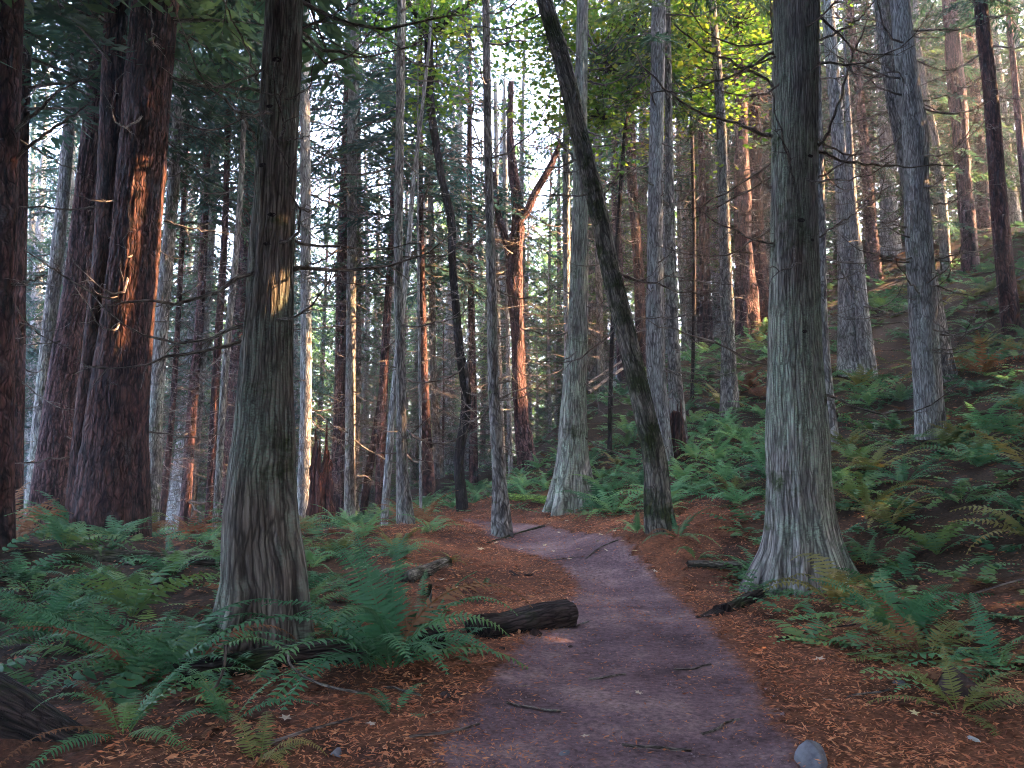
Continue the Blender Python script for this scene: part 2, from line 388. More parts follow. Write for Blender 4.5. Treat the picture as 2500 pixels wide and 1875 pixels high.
# ------------------------------------------------------------------ survey of the trees (pixel column, pixel row, trunk width) at a distance
# name, distance, [(px, py, width) from the ground up], bark, options, label
TREES = [
 ('fir_tree', 10.0, [(-12, 1330, 80), (-5, 1000, 66), (8, 600, 62), (24, 0, 60)], 'fir', dict(limbs=6, crown=('fir', 8.), cw=1.4),
  "black fir trunk cut off by the left edge of the photo"),
 ('fir_tree', 15.0, [(30, 1300, 46), (40, 900, 38), (45, 600, 36), (60, 0, 34)], 'fir', dict(limbs=6, crown=('fir', 8.5), cw=1.3),
  "dark slim trunk second from the left edge"),
 ('hemlock_tree', 19.0, [(75, 1295, 40), (100, 1007, 34), (122, 780, 30), (160, 420, 26), (188, 0, 22)], 'grey', dict(limbs=9, crown=('blue', 10.)),
  "slim grey tree leaning right behind the far left firs"),
 ('fir_tree', 16.0, [(122, 1302, 106), (152, 1000, 80), (200, 690, 70), (230, 400, 68), (272, 0, 60)], 'red', dict(limbs=8, hi=1, crown=('fir', 9.), cw=1.3, flare=.08, ridge=.03),
  "fir with flaky reddish bark just left of the largest dark fir"),
 ('fir_tree', 13.2, [(190, 1305, 62), (214, 1000, 52), (250, 675, 50), (285, 0, 52)], 'fir', dict(limbs=8, crown=('fir', 8.5), cw=1.3),
  "straight dark trunk between the reddish fir and the largest fir"),
 ('fir_tree', 13.0, [(270, 1312, 168), (292, 1000, 126), (322, 675, 106), (352, 330, 106), (381, 0, 106)], 'fir', dict(limbs=7, hi=1, crown=('fir', 9.), cw=1.3, flare=.06, ridge=.045, plates=1),
  "largest dark fir on the left, furrowed bark, glowing orange sun patch"),
 ('hemlock_tree', 18.0, [(368, 1300, 38), (380, 1000, 36), (405, 675, 32), (450, 100, 26)], 'grey', dict(limbs=10, crown=('blue', 9.)),
  "pale grey trunk right beside the largest dark fir"),
 ('fir_tree', 20.0, [(392, 1300, 17), (420, 1007, 15), (436, 760, 13), (456, 300, 10)], 'fir', dict(limbs=5, crown=('blue', 9.)),
  "thin dark sapling trunk leaning right, left of the orange striped tree"),
 ('fir_tree', 21.0, [(447, 1342, 28), (470, 985, 24), (488, 760, 20), (512, 200, 15)], 'red', dict(limbs=8, crown=('hem', 8.)),
  "dark slim tree with a narrow orange sun stripe low on its trunk"),
 ('fir_tree', 20.0, [(506, 1332, 22), (533, 826, 18), (547, 600, 15), (560, 200, 12)], 'fir', dict(limbs=6, crown=('blue', 9.)),
  "left one of two thin trunks left of the big ridged cedar"),
 ('fir_tree', 18.0, [(524, 1330, 18), (556, 826, 16), (578, 600, 14), (600, 200, 12)], 'grey', dict(limbs=6, crown=('blue', 10.)),
  "right one of two thin trunks left of the big ridged cedar"),
 ('fir_tree', 24.0, [(552, 1325, 60), (572, 1000, 54), (590, 700, 48), (612, 200, 38)], 'red', dict(limbs=9, crown=('hem', 9.)),
  "purplish red fir half hidden behind the big ridged cedar"),
 ('cedar_tree', 7.0, [(640, 1560, 214), (646, 1420, 186), (638, 1300, 170), (646, 1000, 126), (662, 675, 103), (696, 0, 86)], 'cedar_brown', dict(limbs=11, hi=1, crown=('fir', 7.2), cw=1.3, flare=.12, ridge=.026, lobes=7),
  "big ridged cedar in the left foreground with orange patches high up"),
 ('hemlock_tree', 20.0, [(738, 1300, 32), (747, 937, 28), (747, 642, 26), (744, 0, 20)], 'pale', dict(limbs=16, crown=('hem', 16.)),
  "pale trunk with a bright sunlit strip beside the red rotten stump"),
 ('fir_tree', 25.0, [(823, 1283, 38), (826, 1150, 33), (837, 640, 26), (846, 300, 20)], 'red', dict(limbs=12, crown=('dead', 8.), cw=1.1),
  "purplish trunk left of the tree with the long golden strip"),
 ('hemlock_tree', 22.0, [(853, 1275, 30), (856, 937, 24), (858, 640, 22), (863, 211, 24), (868, 0, 20)], 'grey', dict(limbs=16, crown=('blue', 9.5), cw=1.0),
  "grey trunk with a long golden sunlit strip down its right side"),
 ('fir_tree', 25.0, [(924, 1285, 26), (936, 950, 22), (943, 811, 19), (955, 600, 16), (965, 200, 12)], 'red', dict(limbs=9, crown=('hem', 7.5), cw=1.1),
  "slim purple brown trunk just left of the pale leaning pole"),
 ('fir_tree', 25.3, [(884, 1272, 20), (906, 1120, 18), (926, 1000, 16), (945, 800, 13), (960, 500, 10)], 'fir', dict(limbs=4, crown=None),
  "thin dark stem leaning right against the slim purple brown trunk"),
 ('alder_tree', 16.0, [(936, 1294, 19), (964, 937, 16), (991, 675, 13), (1012, 422, 11), (1034, 236, 9), (1052, 60, 7)], 'pale', dict(limbs=6, crown=None, limbl=.5),
  "thin pale pole leaning right behind the straight grey green tree"),
 ('hemlock_tree', 14.5, [(992, 1276, 42), (984, 1180, 30), (979, 937, 24), (973, 675, 23), (976, 337, 22), (980, 0, 21)], 'grey', dict(limbs=18, crown=('hem', 19.5)),
  "straight grey green tree, slender, left of the path bend"),
 ('cedar_tree', 22.0, [(1046, 1236, 44), (1038, 1022, 26), (1031, 727, 16), (1026, 350, 13)], 'fir', dict(limbs=14, crown=('blue', 7.), cw=1.1),
  "dark trunk with flared foot between the grey green tree and dark maple"),
 ('fir_tree', 27.0, [(1074, 1165, 26), (1060, 960, 19), (1055, 700, 16), (1050, 300, 12)], 'grey', dict(limbs=14, crown=('blue', 6.5), cw=1.1),
  "thin grey trunk just left of the crooked dark maple"),
 ('alder_tree', 17.0, [(1028, 1272, 8), (1026, 1020, 7), (1022, 700, 6), (1020, 450, 4)], 'pale', dict(limbs=2, crown=None, limbl=.3),
  "very thin pale stem in front of the flared dark trunk"),
 ('maple_tree', 18.0, [(1128, 1240, 30), (1122, 1106, 24), (1136, 1022, 24), (1138, 959, 25), (1122, 853, 21), (1111, 727, 18), (1104, 640, 18), (1100, 527, 20), (1080, 443, 18), (1066, 359, 19), (1051, 253, 20), (1046, 127, 22), (1046, 84, 24), (1022, 40, 17), (992, 0, 15), (940, -70, 12)], 'maple', dict(limbs=5, crown=None, fork=[(1046, 90, 18), (1082, 58, 16), (1115, 30, 14), (1158, 0, 12), (1220, -60, 9)], limbl=.6),
  "crooked almost black maple forking at the top of the photo"),
 ('fir_tree', 26.0, [(1156, 1192, 24), (1153, 895, 18), (1148, 600, 15), (1146, 200, 11)], 'red', dict(limbs=14, crown=('dead', 6.5), cw=1.1),
  "brown trunk right behind the crooked dark maple"),
 ('hemlock_tree', 13.5, [(1226, 1300, 48), (1217, 1148, 31), (1204, 937, 26), (1201, 727, 24), (1191, 337, 21), (1186, 0, 19)], 'grey', dict(limbs=14, crown=('hem', 19.5)),
  "slender straight grey tree standing at the left edge of the path bend"),
 ('fir_tree', 25.0, [(1230, 1170, 15), (1219, 900, 13), (1214, 600, 11), (1210, 200, 9)], 'pale', dict(limbs=6, crown=None),
  "thin trunk with a small sunlit strip behind the slender straight tree"),
 ('alder_tree', 24.5, [(1247, 1170, 13), (1241, 900, 11), (1238, 700, 10), (1232, 300, 8)], 'pale', dict(limbs=6, crown=None),
  "thin pale stem just left of the peeling broken tree"),
 ('broken_tree', 23.0, [(1288, 1152, 54), (1270, 980, 34), (1263, 811, 31), (1256, 640, 40), (1265, 527, 26), (1253, 422, 22), (1245, 330, 16), (1248, 200, 12)], 'red', dict(limbs=10, crown=None, fork=[(1266, 540, 22), (1286, 515, 20), (1303, 477, 18), (1346, 401, 15), (1367, 350, 11)], fork2=[(1256, 680, 22), (1240, 610, 18), (1212, 506, 15), (1206, 420, 10)], rugged=1),
  "broken snag with peeling orange bark and forked limbs at photo centre"),
 ('cedar_tree', 21.0, [(1392, 1120, 26), (1388, 900, 20), (1383, 600, 18), (1383, 300, 16), (1380, 0, 13)], 'pale', dict(limbs=10, crown=('hem', 14.)),
  "pale sunlit trunk directly behind the buttressed centre cedar"),
 ('cedar_tree', 16.5, [(1397, 1240, 120), (1398, 1127, 78), (1402, 980, 58), (1410, 811, 48), (1414, 642, 40), (1418, 295, 31), (1423, 0, 27)], 'cedar', dict(limbs=12, hi=1, crown=('hem', 19.5), flare=.16, ridge=.02, lobes=6),
  "buttressed cedar at the path bend in the centre of the photo"),
 ('leaning_tree', 11.5, [(1612, 1285, 68), (1606, 1233, 62), (1598, 1127, 54), (1575, 1022, 50), (1527, 811, 46), (1483, 621, 43), (1464, 527, 43), (1422, 359, 41), (1378, 169, 42), (1329, 0, 40)], 'mossy', dict(limbs=8, hi=1, crown=('bright', 17.), flare=.1, ridge=.010),
  "dark mossy tree leaning left over the path"),
 ('hemlock_tree', 16.8, [(1622, 1130, 44), (1601, 895, 43), (1599, 642, 38), (1604, 295, 36), (1608, 0, 34)], 'pale', dict(limbs=18, hi=1, crown=('hem', 19.5), flare=.1, ridge=.010),
  "tall pale grey tree right behind the leaning mossy one"),
 ('cedar_tree', 17.6, [(1660, 1110, 44), (1647, 895, 33), (1637, 621, 28), (1634, 422, 22), (1630, 100, 17)], 'grey', dict(limbs=10, crown=('fir', 9.)),
  "half dead grey trunk with split base above the rotten red stump"),
 ('fir_tree', 26.0, [(1566, 905, 30), (1558, 640, 26), (1541, 400, 24), (1536, 200, 20)], 'fir', dict(limbs=18, crown=('dead', 7.)),
  "dark twiggy trunk left of the tall pale grey tree"),
 ('fir_tree', 27.0, [(1470, 960, 20), (1462, 700, 17), (1456, 400, 14)], 'grey', dict(limbs=10, crown=('hem', 7.)),
  "thin grey trunk seen right of the buttressed centre cedar"),
 ('fir_tree', 28.0, [(1684, 925, 17), (1666, 740, 13), (1660, 600, 12), (1655, 300, 9)], 'grey', dict(limbs=10, crown=('hem', 7.)),
  "thin trunk on the slope just right of the half dead trunk"),
 ('fir_tree', 27.0, [(1722, 868, 26), (1718, 640, 19), (1713, 400, 16), (1708, 150, 13)], 'fir', dict(limbs=14, crown=('fir', 8.)),
  "dark slim trunk on the slope left of the orange edged tree"),
 ('hemlock_tree', 19.5, [(1782, 1006, 44), (1778, 853, 34), (1770, 620, 28), (1757, 232, 23), (1738, 0, 18)], 'grey', dict(limbs=14, crown=('fir', 14.)),
  "grey green tree on the slope with a glowing orange right edge"),
 ('fir_tree', 26.5, [(1824, 812, 62), (1818, 640, 44), (1812, 450, 36), (1808, 200, 28)], 'red', dict(limbs=14, crown=('dead', 8.), rugged=1),
  "reddish dead trunk left of a dark twin, behind the orange edged tree"),
 ('fir_tree', 27.5, [(1868, 800, 46), (1852, 600, 34), (1844, 300, 26)], 'fir', dict(limbs=10, crown=('fir', 9.)),
  "dark twin trunk just left of the large right foreground cedar"),
 ('cedar_tree', 9.6, [(1962, 1432, 268), (1958, 1330, 190), (1951, 1223, 158), (1945, 1042, 146), (1938, 816, 124), (1938, 636, 112), (1941, 295, 102), (1946, 0, 101)], 'cedar', dict(limbs=16, hi=1, crown=('fir', 10.5), cw=1.1, flare=.12, ridge=.026, lobes=9),
  "large grey cedar with flared roots in the right foreground"),
 ('cedar_tree', 15.0, [(2034, 1090, 34), (2013, 862, 27), (2003, 500, 20), (1996, 200, 17)], 'pale', dict(limbs=8, crown=('fir', 17.)),
  "slim grey trunk peeking out right behind the large foreground cedar"),
 ('cedar_tree', 20.5, [(2075, 905, 60), (2070, 680, 46), (2060, 500, 32), (2050, 380, 30), (2036, 211, 30), (2020, 0, 30)], 'pale', dict(limbs=10, crown=('fir', 16.), flare=.1),
  "pale tree on the slope, left stem of a split pair"),
 ('cedar_tree', 20.2, [(2122, 930, 44), (2106, 780, 32), (2094, 640, 27), (2082, 500, 20), (2072, 300, 15)], 'pale', dict(limbs=6, crown=None),
  "pale tree on the slope, right stem of a split pair"),
 ('hemlock_tree', 14.3, [(2272, 1068, 66), (2266, 952, 60), (2252, 726, 60), (2240, 545, 58), (2236, 422, 54), (2234, 330, 60), (2222, 240, 52), (2214, 169, 50), (2198, 0, 46)], 'pale', dict(limbs=20, hi=1, crown=('fir', 16.), flare=.08, ridge=.008),
  "pale bluish tree with a swollen kink on the right slope"),
 ('hemlock_tree', 16.5, [(2304, 925, 54), (2280, 760, 44), (2250, 600, 40), (2212, 400, 38), (2180, 211, 42), (2156, 0, 44)], 'grey', dict(limbs=10, crown=('fir', 16.)),
  "grey tree leaning left right behind the pale kinked one"),
 ('fir_tree', 29.0, [(2310, 660, 26), (2300, 506, 24), (2286, 359, 18), (2258, 211, 14), (2238, 84, 11)], 'grey', dict(limbs=8, crown=None),
  "slim leaning trunk with a long sunlit strip high on the slope"),
 ('fir_tree', 28.0, [(2374, 664, 40), (2362, 548, 36), (2338, 250, 34), (2322, 50, 32)], 'red', dict(limbs=8, crown=('fir', 9.), rugged=1),
  "tree with two orange bark strips high on the right slope"),
 ('fir_tree', 20.0, [(2472, 828, 46), (2455, 675, 42), (2420, 253, 31), (2398, 42, 30)], 'fir', dict(limbs=8, crown=('fir', 9.)),
  "nearly black tree nearest the right edge of the photo"),
 ('fir_tree', 27.0, [(2520, 640, 18), (2498, 422, 15), (2478, 200, 14), (2458, 0, 12)], 'red', dict(limbs=4, crown=None),
  "thin trunk with a lit orange edge leaving the right frame edge"),
 ('fir_tree', 33.0, [(2131, 572, 18), (2128, 400, 14), (2124, 200, 12)], 'fir', dict(limbs=6, crown=('fir', 8.)),
  "left one of two thin dark trunks on the hill crest"),
 ('fir_tree', 33.5, [(2162, 572, 17), (2157, 400, 13), (2150, 200, 11)], 'fir', dict(limbs=6, crown=('fir', 8.)),
  "right one of two thin dark trunks on the hill crest"),
]

SHORT = ["cut off left fir", "second left trunk", "leaning grey left tree", "reddish flaky fir", "straight dark trunk", "largest dark fir", "pale grey left trunk", "thin dark sapling", "orange striped dark tree",
         "left thin twin", "right thin twin", "half hidden red fir", "big ridged cedar", "pale sunlit trunk", "purplish trunk", "golden striped trunk", "slim purple trunk", "thin leaning stem", "pale leaning pole",
         "straight grey green tree", "flared dark trunk", "thin grey trunk", "very thin pale stem", "crooked black maple", "brown trunk", "slender path bend tree", "sun flecked thin trunk", "thin pale stem",
         "peeling orange snag", "pale hidden trunk", "buttressed centre cedar", "leaning mossy tree", "tall pale grey tree", "half dead grey trunk", "dark twiggy trunk", "thin centre trunk", "thin slope trunk",
         "dark slim slope trunk", "orange edged slope tree", "reddish dead trunk", "dark twin trunk", "large right cedar", "slim peeking trunk", "left split stem", "right split stem", "pale kinked tree",
         "leaning hill tree", "sunlit hill trunk", "orange striped hill tree", "black edge tree", "thin edge trunk", "left crest trunk", "right crest trunk"]
assert len(SHORT) == len(TREES)
_order = sorted(range(len(TREES)), key=lambda i: TREES[i][2][len(TREES[i][2]) // 2][0])
_opx = [TREES[i][2][len(TREES[i][2]) // 2][0] for i in _order]


def between(x, y):
    px = 1250 + 1850 * x / y
    k = int(np.searchsorted(_opx, px))
    if k == 0: return "left of the " + SHORT[_order[0]]
    if k == len(_opx): return "right of the " + SHORT[_order[-1]]
    return "between the %s and the %s" % (SHORT[_order[k - 1]], SHORT[_order[k]])


def beside(x, y):
    d = [(x - c[0]) ** 2 + (y - c[1]) ** 2 for c in ctrl]
    k = int(np.argmin(d)); dx = x - ctrl[k][0]; dy = y - ctrl[k][1]
    rel = ("left of" if dx < 0 else "right of") if abs(dx) > abs(dy) else ("in front of" if dy < 0 else "behind")
    return rel + " the " + SHORT[k]


HUE = {'blue': 'bluish', 'fir': 'dark', 'hem': 'green', 'bright': 'bright green', 'dead': 'brown needled', 'g': 'green', 'b': 'pale green', 'y': 'yellowing', 'd': 'withered brown'}

# ------------------------------------------------------------------ ground: smooth surface through the feet of the trees
ctrl = []
for t in TREES:
    px, py, w = t[2][0]
    p = at(px, py, t[1])
    ctrl.append(p)
extra = [(0, 0, 0), (0, -8, 0), (-8, -6, -.1), (8, -6, .8), (-3, 3, -.02), (2, 3.5, 0), (0.6, 5, 0), (1.2, 8, 0.0), (1.5, 10.3, .02), (.4, 13, .17), (-.2, 15, .3), (-1.5, 17.5, .3),
         (-2.4, 4.5, -.02), (-4, 6, -.05), (-6, 9, 0.05), (4.5, 5, .25), (7, 5, 1.2), (6.5, 9, 1.2), (12, 8, 3.6), (14, 0, 4.0), (20, 10, 7.5), (18, 18, 8.0), (22, 26, 11.5), (30, 30, 13.), (35, 10, 12.), (40, -10, 11),
         (16, 34, 11.5), (26, 45, 8.), (45, 40, 11), (12, 40, 7.), (5, 40, 4.5), (20, 60, 3), (0, 32, 1.2), (-4, 34, -.4), (-10, 30, -1.), (-16, 22, -.8), (-24, 20, -1.6), (-20, 38, -2.4), (-6, 50, -1.2), (4, 55, 1.5),
         (-40, 30, -4), (-50, 60, -6), (-20, 70, -4), (0, 80, -1), (30, 90, 1), (60, 60, 5), (-30, 0, -1.5), (-60, -10, -4), (-80, 100, -8), (80, 100, 3), (0, 130, -2), (60, -20, 12), (-12, 5, -.3)]
C_ = np.array([list(p) for p in ctrl] + [list(e) for e in extra], float)


def _phi(r): return np.sqrt(r * r + 0.35)


def _fit():
    P = C_[:, :2]; n = len(P)
    D = np.linalg.norm(P[:, None] - P[None], axis=2)
    K = _phi(D) - np.eye(n) * 0.12
    A = np.zeros((n + 3, n + 3)); A[:n, :n] = K
    Q = np.c_[np.ones(n), P]; A[:n, n:] = Q; A[n:, :n] = Q.T
    b = np.r_[C_[:, 2], 0, 0, 0]
    return np.linalg.solve(A, b)


_W = _fit()


PATHC = np.array([(0.35, -6, 2.3), (0.45, 0, 2.1), (.55, 3.9, 2.1), (.85, 6, 2.0), (1.12, 7.8, 1.75), (1.36, 9.4, 1.35), (1.28, 10.6, 1.25), (.92, 11.8, 1.4), (.42, 13.0, 1.65), (-.05, 14.4, 1.35), (-.55, 15.6, .7), (-1.1, 16.6, .35)])


def _spl(n=320):
    t = np.linspace(0, len(PATHC) - 1, n)
    i = np.clip(t.astype(int), 0, len(PATHC) - 2); f = (t - i)[:, None]
    p0 = PATHC[np.clip(i - 1, 0, None)]; p1 = PATHC[i]; p2 = PATHC[i + 1]; p3 = PATHC[np.clip(i + 2, None, len(PATHC) - 1)]
    return .5 * ((2 * p1) + (-p0 + p2) * f + (2 * p0 - 5 * p1 + 4 * p2 - p3) * f ** 2 + (-p0 + 3 * p1 - 3 * p2 + p3) * f ** 3)


PATH = _spl()


def path_dist(x, y):
    """signed distance to the edge of the path (negative on it)"""
    x = np.atleast_1d(np.asarray(x, float)).ravel(); y = np.atleast_1d(np.asarray(y, float)).ravel()
    out = np.full(len(x), 99.0)
    for s in range(0, len(x), 20000):
        d = np.hypot(x[s:s + 20000, None] - PATH[None, :, 0], y[s:s + 20000, None] - PATH[None, :, 1]) - PATH[None, :, 2] * .5
        out[s:s + 20000] = d.min(1)
    return out


def gz(x, y, rough=True):
    x = np.atleast_1d(np.asarray(x, float)); y = np.atleast_1d(np.asarray(y, float))
    sh = x.shape; x = x.ravel(); y = y.ravel()
    z = np.empty(len(x))
    for s in range(0, len(x), 20000):
        d = np.hypot(x[s:s + 20000, None] - C_[None, :, 0], y[s:s + 20000, None] - C_[None, :, 1])
        z[s:s + 20000] = _phi(d) @ _W[:len(C_)] + _W[-3] + _W[-2] * x[s:s + 20000] + _W[-1] * y[s:s + 20000]
    if rough:
        pd = path_dist(x, y)
        k = np.clip((pd + .2) / 1.0, 0.12, 1)
        z = z + k * (fbm(x * .7 + 40, y * .7 + 17, 4, 2) * .30 + fbm(x * 3.1 + 9, y * 3.1, 3, 5) * .10)
        z = z - .05 * np.clip(-pd / .5, 0, 1)            # trodden slightly hollow
    return z.reshape(sh)


def g1(x, y): return float(gz(x, y)[0])


def at_ground(px, py, dz=0.0):
    d = ray(px, py)
    t = np.linspace(2.0, 60, 1500)
    P = np.array(CAM)[None] + d[None] * t[:, None]
    z = gz(P[:, 0], P[:, 1])
    i = np.argmax(P[:, 2] < z + dz)
    return P[i] if i > 0 else P[-1]


def build_ground():
    def axis(lo, hi, c, n, p):
        u = np.linspace(-1, 1, n)
        s = np.sign(u) * np.abs(u) ** p
        return np.where(s < 0, c + (c - lo) * s, c + (hi - c) * s)
    X = axis(-140, 140, 1.0, 300, 2.3); Y = axis(-30, 220, 9.0, 320, 2.3)
    gx, gy = np.meshgrid(X, Y)
    z = gz(gx, gy)
    pd = path_dist(gx, gy).reshape(gx.shape)
    z = z - .035 * np.clip(-pd / .15, 0, 1)
    V = np.stack([gx.ravel(), gy.ravel(), z.ravel()], 1)
    nx = len(X); ny = len(Y)
    i, j = np.meshgrid(np.arange(nx - 1), np.arange(ny - 1))
    a = (j * nx + i).ravel()
    F = np.stack([a, a + 1, a + nx + 1, a + nx], 1)
    o = add("ground", mk_mesh("ground", V, F, [M['ground']], True, np.clip(1.25 - (pd.ravel() + 1.2 * fbm(gx.ravel() * 1.3, gy.ravel() * 1.3, 4, 31)) / np.where(gx.ravel() > 1, 2.6, 3.2), .06, 1)))
    o["kind"] = "structure"
    # the path: its own sheet with a ragged edge
    n = len(PATH); k = 40
    T = np.gradient(PATH[:, :2], axis=0); T /= np.linalg.norm(T, axis=1)[:, None]
    Nn = np.stack([-T[:, 1], T[:, 0]], 1)
    s = np.linspace(0, 60, n)
    wl = PATH[:, 2] * .5 + .30 * (vnoise(s * 1.3, s * 0 + 3) - .5) + .16 * (vnoise(s * 4.3, s * 0 + 9) - .5)
    wr = PATH[:, 2] * .5 + .30 * (vnoise(s * 1.3, s * 0 + 33) - .5) + .16 * (vnoise(s * 4.3, s * 0 + 19) - .5)
    u = np.linspace(-1, 1, k)
    off = np.where(u[None] < 0, u[None] * wl[:, None], u[None] * wr[:, None])
    X = PATH[:, 0][:, None] + Nn[:, 0][:, None] * off; Y = PATH[:, 1][:, None] + Nn[:, 1][:, None] * off
    Z = gz(X, Y) + .012 - .03 * (np.abs(u)[None] > .97) + .03 * fbm(X * 3.5, Y * 3.5, 4, 8)
    V = np.stack([X.ravel(), Y.ravel(), Z.ravel()], 1)
    i, j = np.meshgrid(np.arange(k - 1), np.arange(n - 1)); a = (j * k + i).ravel()
    F = np.stack([a, a + k, a + k + 1, a + 1], 1)
    o = add("path", mk_mesh("path", V, F, [M['path']], True, np.clip(-path_dist(V[:, 0], V[:, 1]) / .55 + .12, 0, 1)))
    o["kind"] = "structure"


build_ground()

# ------------------------------------------------------------------ foliage meshes shared by many trees
def rhombi(c, d, n, l, w):
    """leaf rhombi: base c, direction d, face normal n, length l, width w"""
    s = np.cross(d, n); s /= np.linalg.norm(s, axis=1)[:, None] + 1e-9
    l = l[:, None]; w = w[:, None]
    V = np.stack([c, c + d * l * .45 + s * w * .5, c + d * l, c + d * l * .45 - s * w * .5], 1)
    return V.reshape(-1, 3)


def unit(v): return v / (np.linalg.norm(v, axis=-1, keepdims=True) + 1e-9)


def crown_mesh(seed, H, Rr, nb, droop, mat, wood, dens=1.0, leaf=(.20, .055), top=.8):
    g = np.random.default_rng(seed)
    mb = MB(); C = []; Dv = []; Nv = []; Ls = []; Ws = []; Ts = []
    for b in range(nb):
        f = (b + g.random()) / nb
        zb = H * f
        L = (Rr * (1 - f) ** top * g.uniform(.45, 1.1) + .35) * (0.55 + .45 * min(1, f / .12))
        az = g.random() * 2 * PI
        up = g.uniform(-.05, .30)
        dr = droop * g.uniform(.6, 1.4)
        bt = np.clip(g.random(), .1, .9)
        tt = np.linspace(0, 1, 7)
        bend = g.uniform(-.3, .3)
        rr = L * tt
        ax = az + bend * tt
        P = np.stack([rr * np.cos(ax), rr * np.sin(ax), zb + L * (up * tt - dr * tt ** 2)], 1)
        mb.tube(P, np.linspace(.018 + .006 * L, .004, 7), 3, 1, False)
        ns = int(max(4, L / .115 * dens))
        ts = .10 + .9 * (np.arange(ns) + g.random(ns) * .7) / ns
        for side in (-1, 1):
            a2 = az + bend * ts
            base = np.stack([L * ts * np.cos(a2), L * ts * np.sin(a2), zb + L * (up * ts - dr * ts ** 2)], 1)
            ang = a2 + side * g.uniform(.75, 1.25, ns)
            sl = np.clip(.62 * (1.05 - .75 * ts), .12, 1) * g.uniform(.5, 1.15, ns) * min(1, L / 1.4 + .35)
            nl = 5
            for q in range(nl):
                u = (q + .3) / nl
                cc = base + np.stack([np.cos(ang) * sl * u, np.sin(ang) * sl * u, -sl * (.12 + .38 * u) * u - 0 * u], 1) + g.normal(0, .018, (ns, 3))
                la = ang + (1 if q % 2 else -1) * g.uniform(.15, .75, ns) * (1 if q < nl - 1 else .1)
                dd = unit(np.stack([np.cos(la), np.sin(la), g.uniform(-.75, .05, ns)], 1))
                nn = unit(np.stack([g.normal(0, .35, ns), g.normal(0, .35, ns), np.ones(ns)], 1))
                C.append(cc); Dv.append(dd); Nv.append(nn)
                Ls.append(leaf[0] * g.uniform(.6, 1.35, ns)); Ws.append(leaf[1] * g.uniform(.6, 1.4, ns))
                Ts.append(np.clip(bt + g.normal(0, .15, ns), 0, 1))
    C = np.concatenate(C); n = len(C)
    V = rhombi(C, np.concatenate(Dv), np.concatenate(Nv), np.concatenate(Ls), np.concatenate(Ws))
    F = np.arange(4 * n).reshape(-1, 4)
    tint = np.repeat(np.concatenate(Ts), 4)
    Vw = np.concatenate(mb.V); Fw = np.array(mb.F) + len(V)
    return mk_mesh("crown", np.concatenate([V, Vw]), np.concatenate([F, Fw]), [mat, wood], False,
                   np.concatenate([tint, np.full(len(Vw), .5)]), np.concatenate([V, np.concatenate(mb.R)]),
                   np.r_[np.zeros(n), np.ones(len(Fw))])


CROWN = {
    'fir': [crown_mesh(11 + i, 14, 3.1, 74, .40, M['needle'], M['twig'], .9) for i in range(3)],
    'blue': [crown_mesh(21 + i, 14, 2.7, 78, .48, M['needle_blue'], M['twig'], .95) for i in range(2)],
    'hem': [crown_mesh(31 + i, 14, 2.9, 72, .62, M['needle'], M['twig'], .9, (.17, .06)) for i in range(2)],
    'bright': [crown_mesh(41, 12, 2.6, 52, .5, M['needle_bright'], M['twig'], .9, (.18, .07))],
    'dead': [crown_mesh(51 + i, 12, 2.2, 60, .6, M['needle_dead'], M['twig'], .5, (.20, .03)) for i in range(2)],
}


def limb_mesh(seed, twigs=5, L=1.0, mat='twig'):
    """one bare limb of unit length along +X, sagging and turning up at the tip"""
    g = np.random.default_rng(seed)
    mb = MB()
    t = np.linspace(0, 1, 10)
    sag = g.uniform(.05, .35); upt = g.uniform(0, .45); sw = g.uniform(-.25, .25)
    z = g.uniform(-.1, .35) * t - sag * 4 * t * (1 - t) * .5 + upt * t ** 3 - g.uniform(0, .35) * t ** 2
    P = np.stack([t, sw * t ** 2 + .02 * g.normal(size=10) * t, z + .012 * g.normal(size=10)], 1)
    mb.tube(P, np.linspace(.0125, .003, 10), 5, 0)
    for i in range(twigs):
        k = g.integers(2, 9)
        a = g.uniform(.4, 1.1) * g.choice([-1, 1]); l = g.uniform(.12, .42) * (1.1 - k / 10)
        q = np.linspace(0, 1, 5)
        d = P[k] - P[k - 1]; d = d / np.linalg.norm(d)
        dx = np.array([d[0] * math.cos(a), math.sin(a), d[2] + g.uniform(-.5, .5)])
        Q = P[k] + q[:, None] * l * dx + np.stack([0 * q, 0 * q, -.25 * l * q ** 2], 1) + .01 * g.normal(size=(5, 3)) * q[:, None]
        mb.tube(Q, np.linspace(.0055, .0018, 5), 3, 0, False)
    return mb.mesh("dead_limb", [M[mat]], True)


LIMB = [limb_mesh(100 + i, 3 + i % 5) for i in range(12)]
LIMBPALE = [limb_mesh(140 + i, 4, mat='deadwood') for i in range(4)]
STUB = [limb_mesh(160 + i, 0) for i in range(3)]


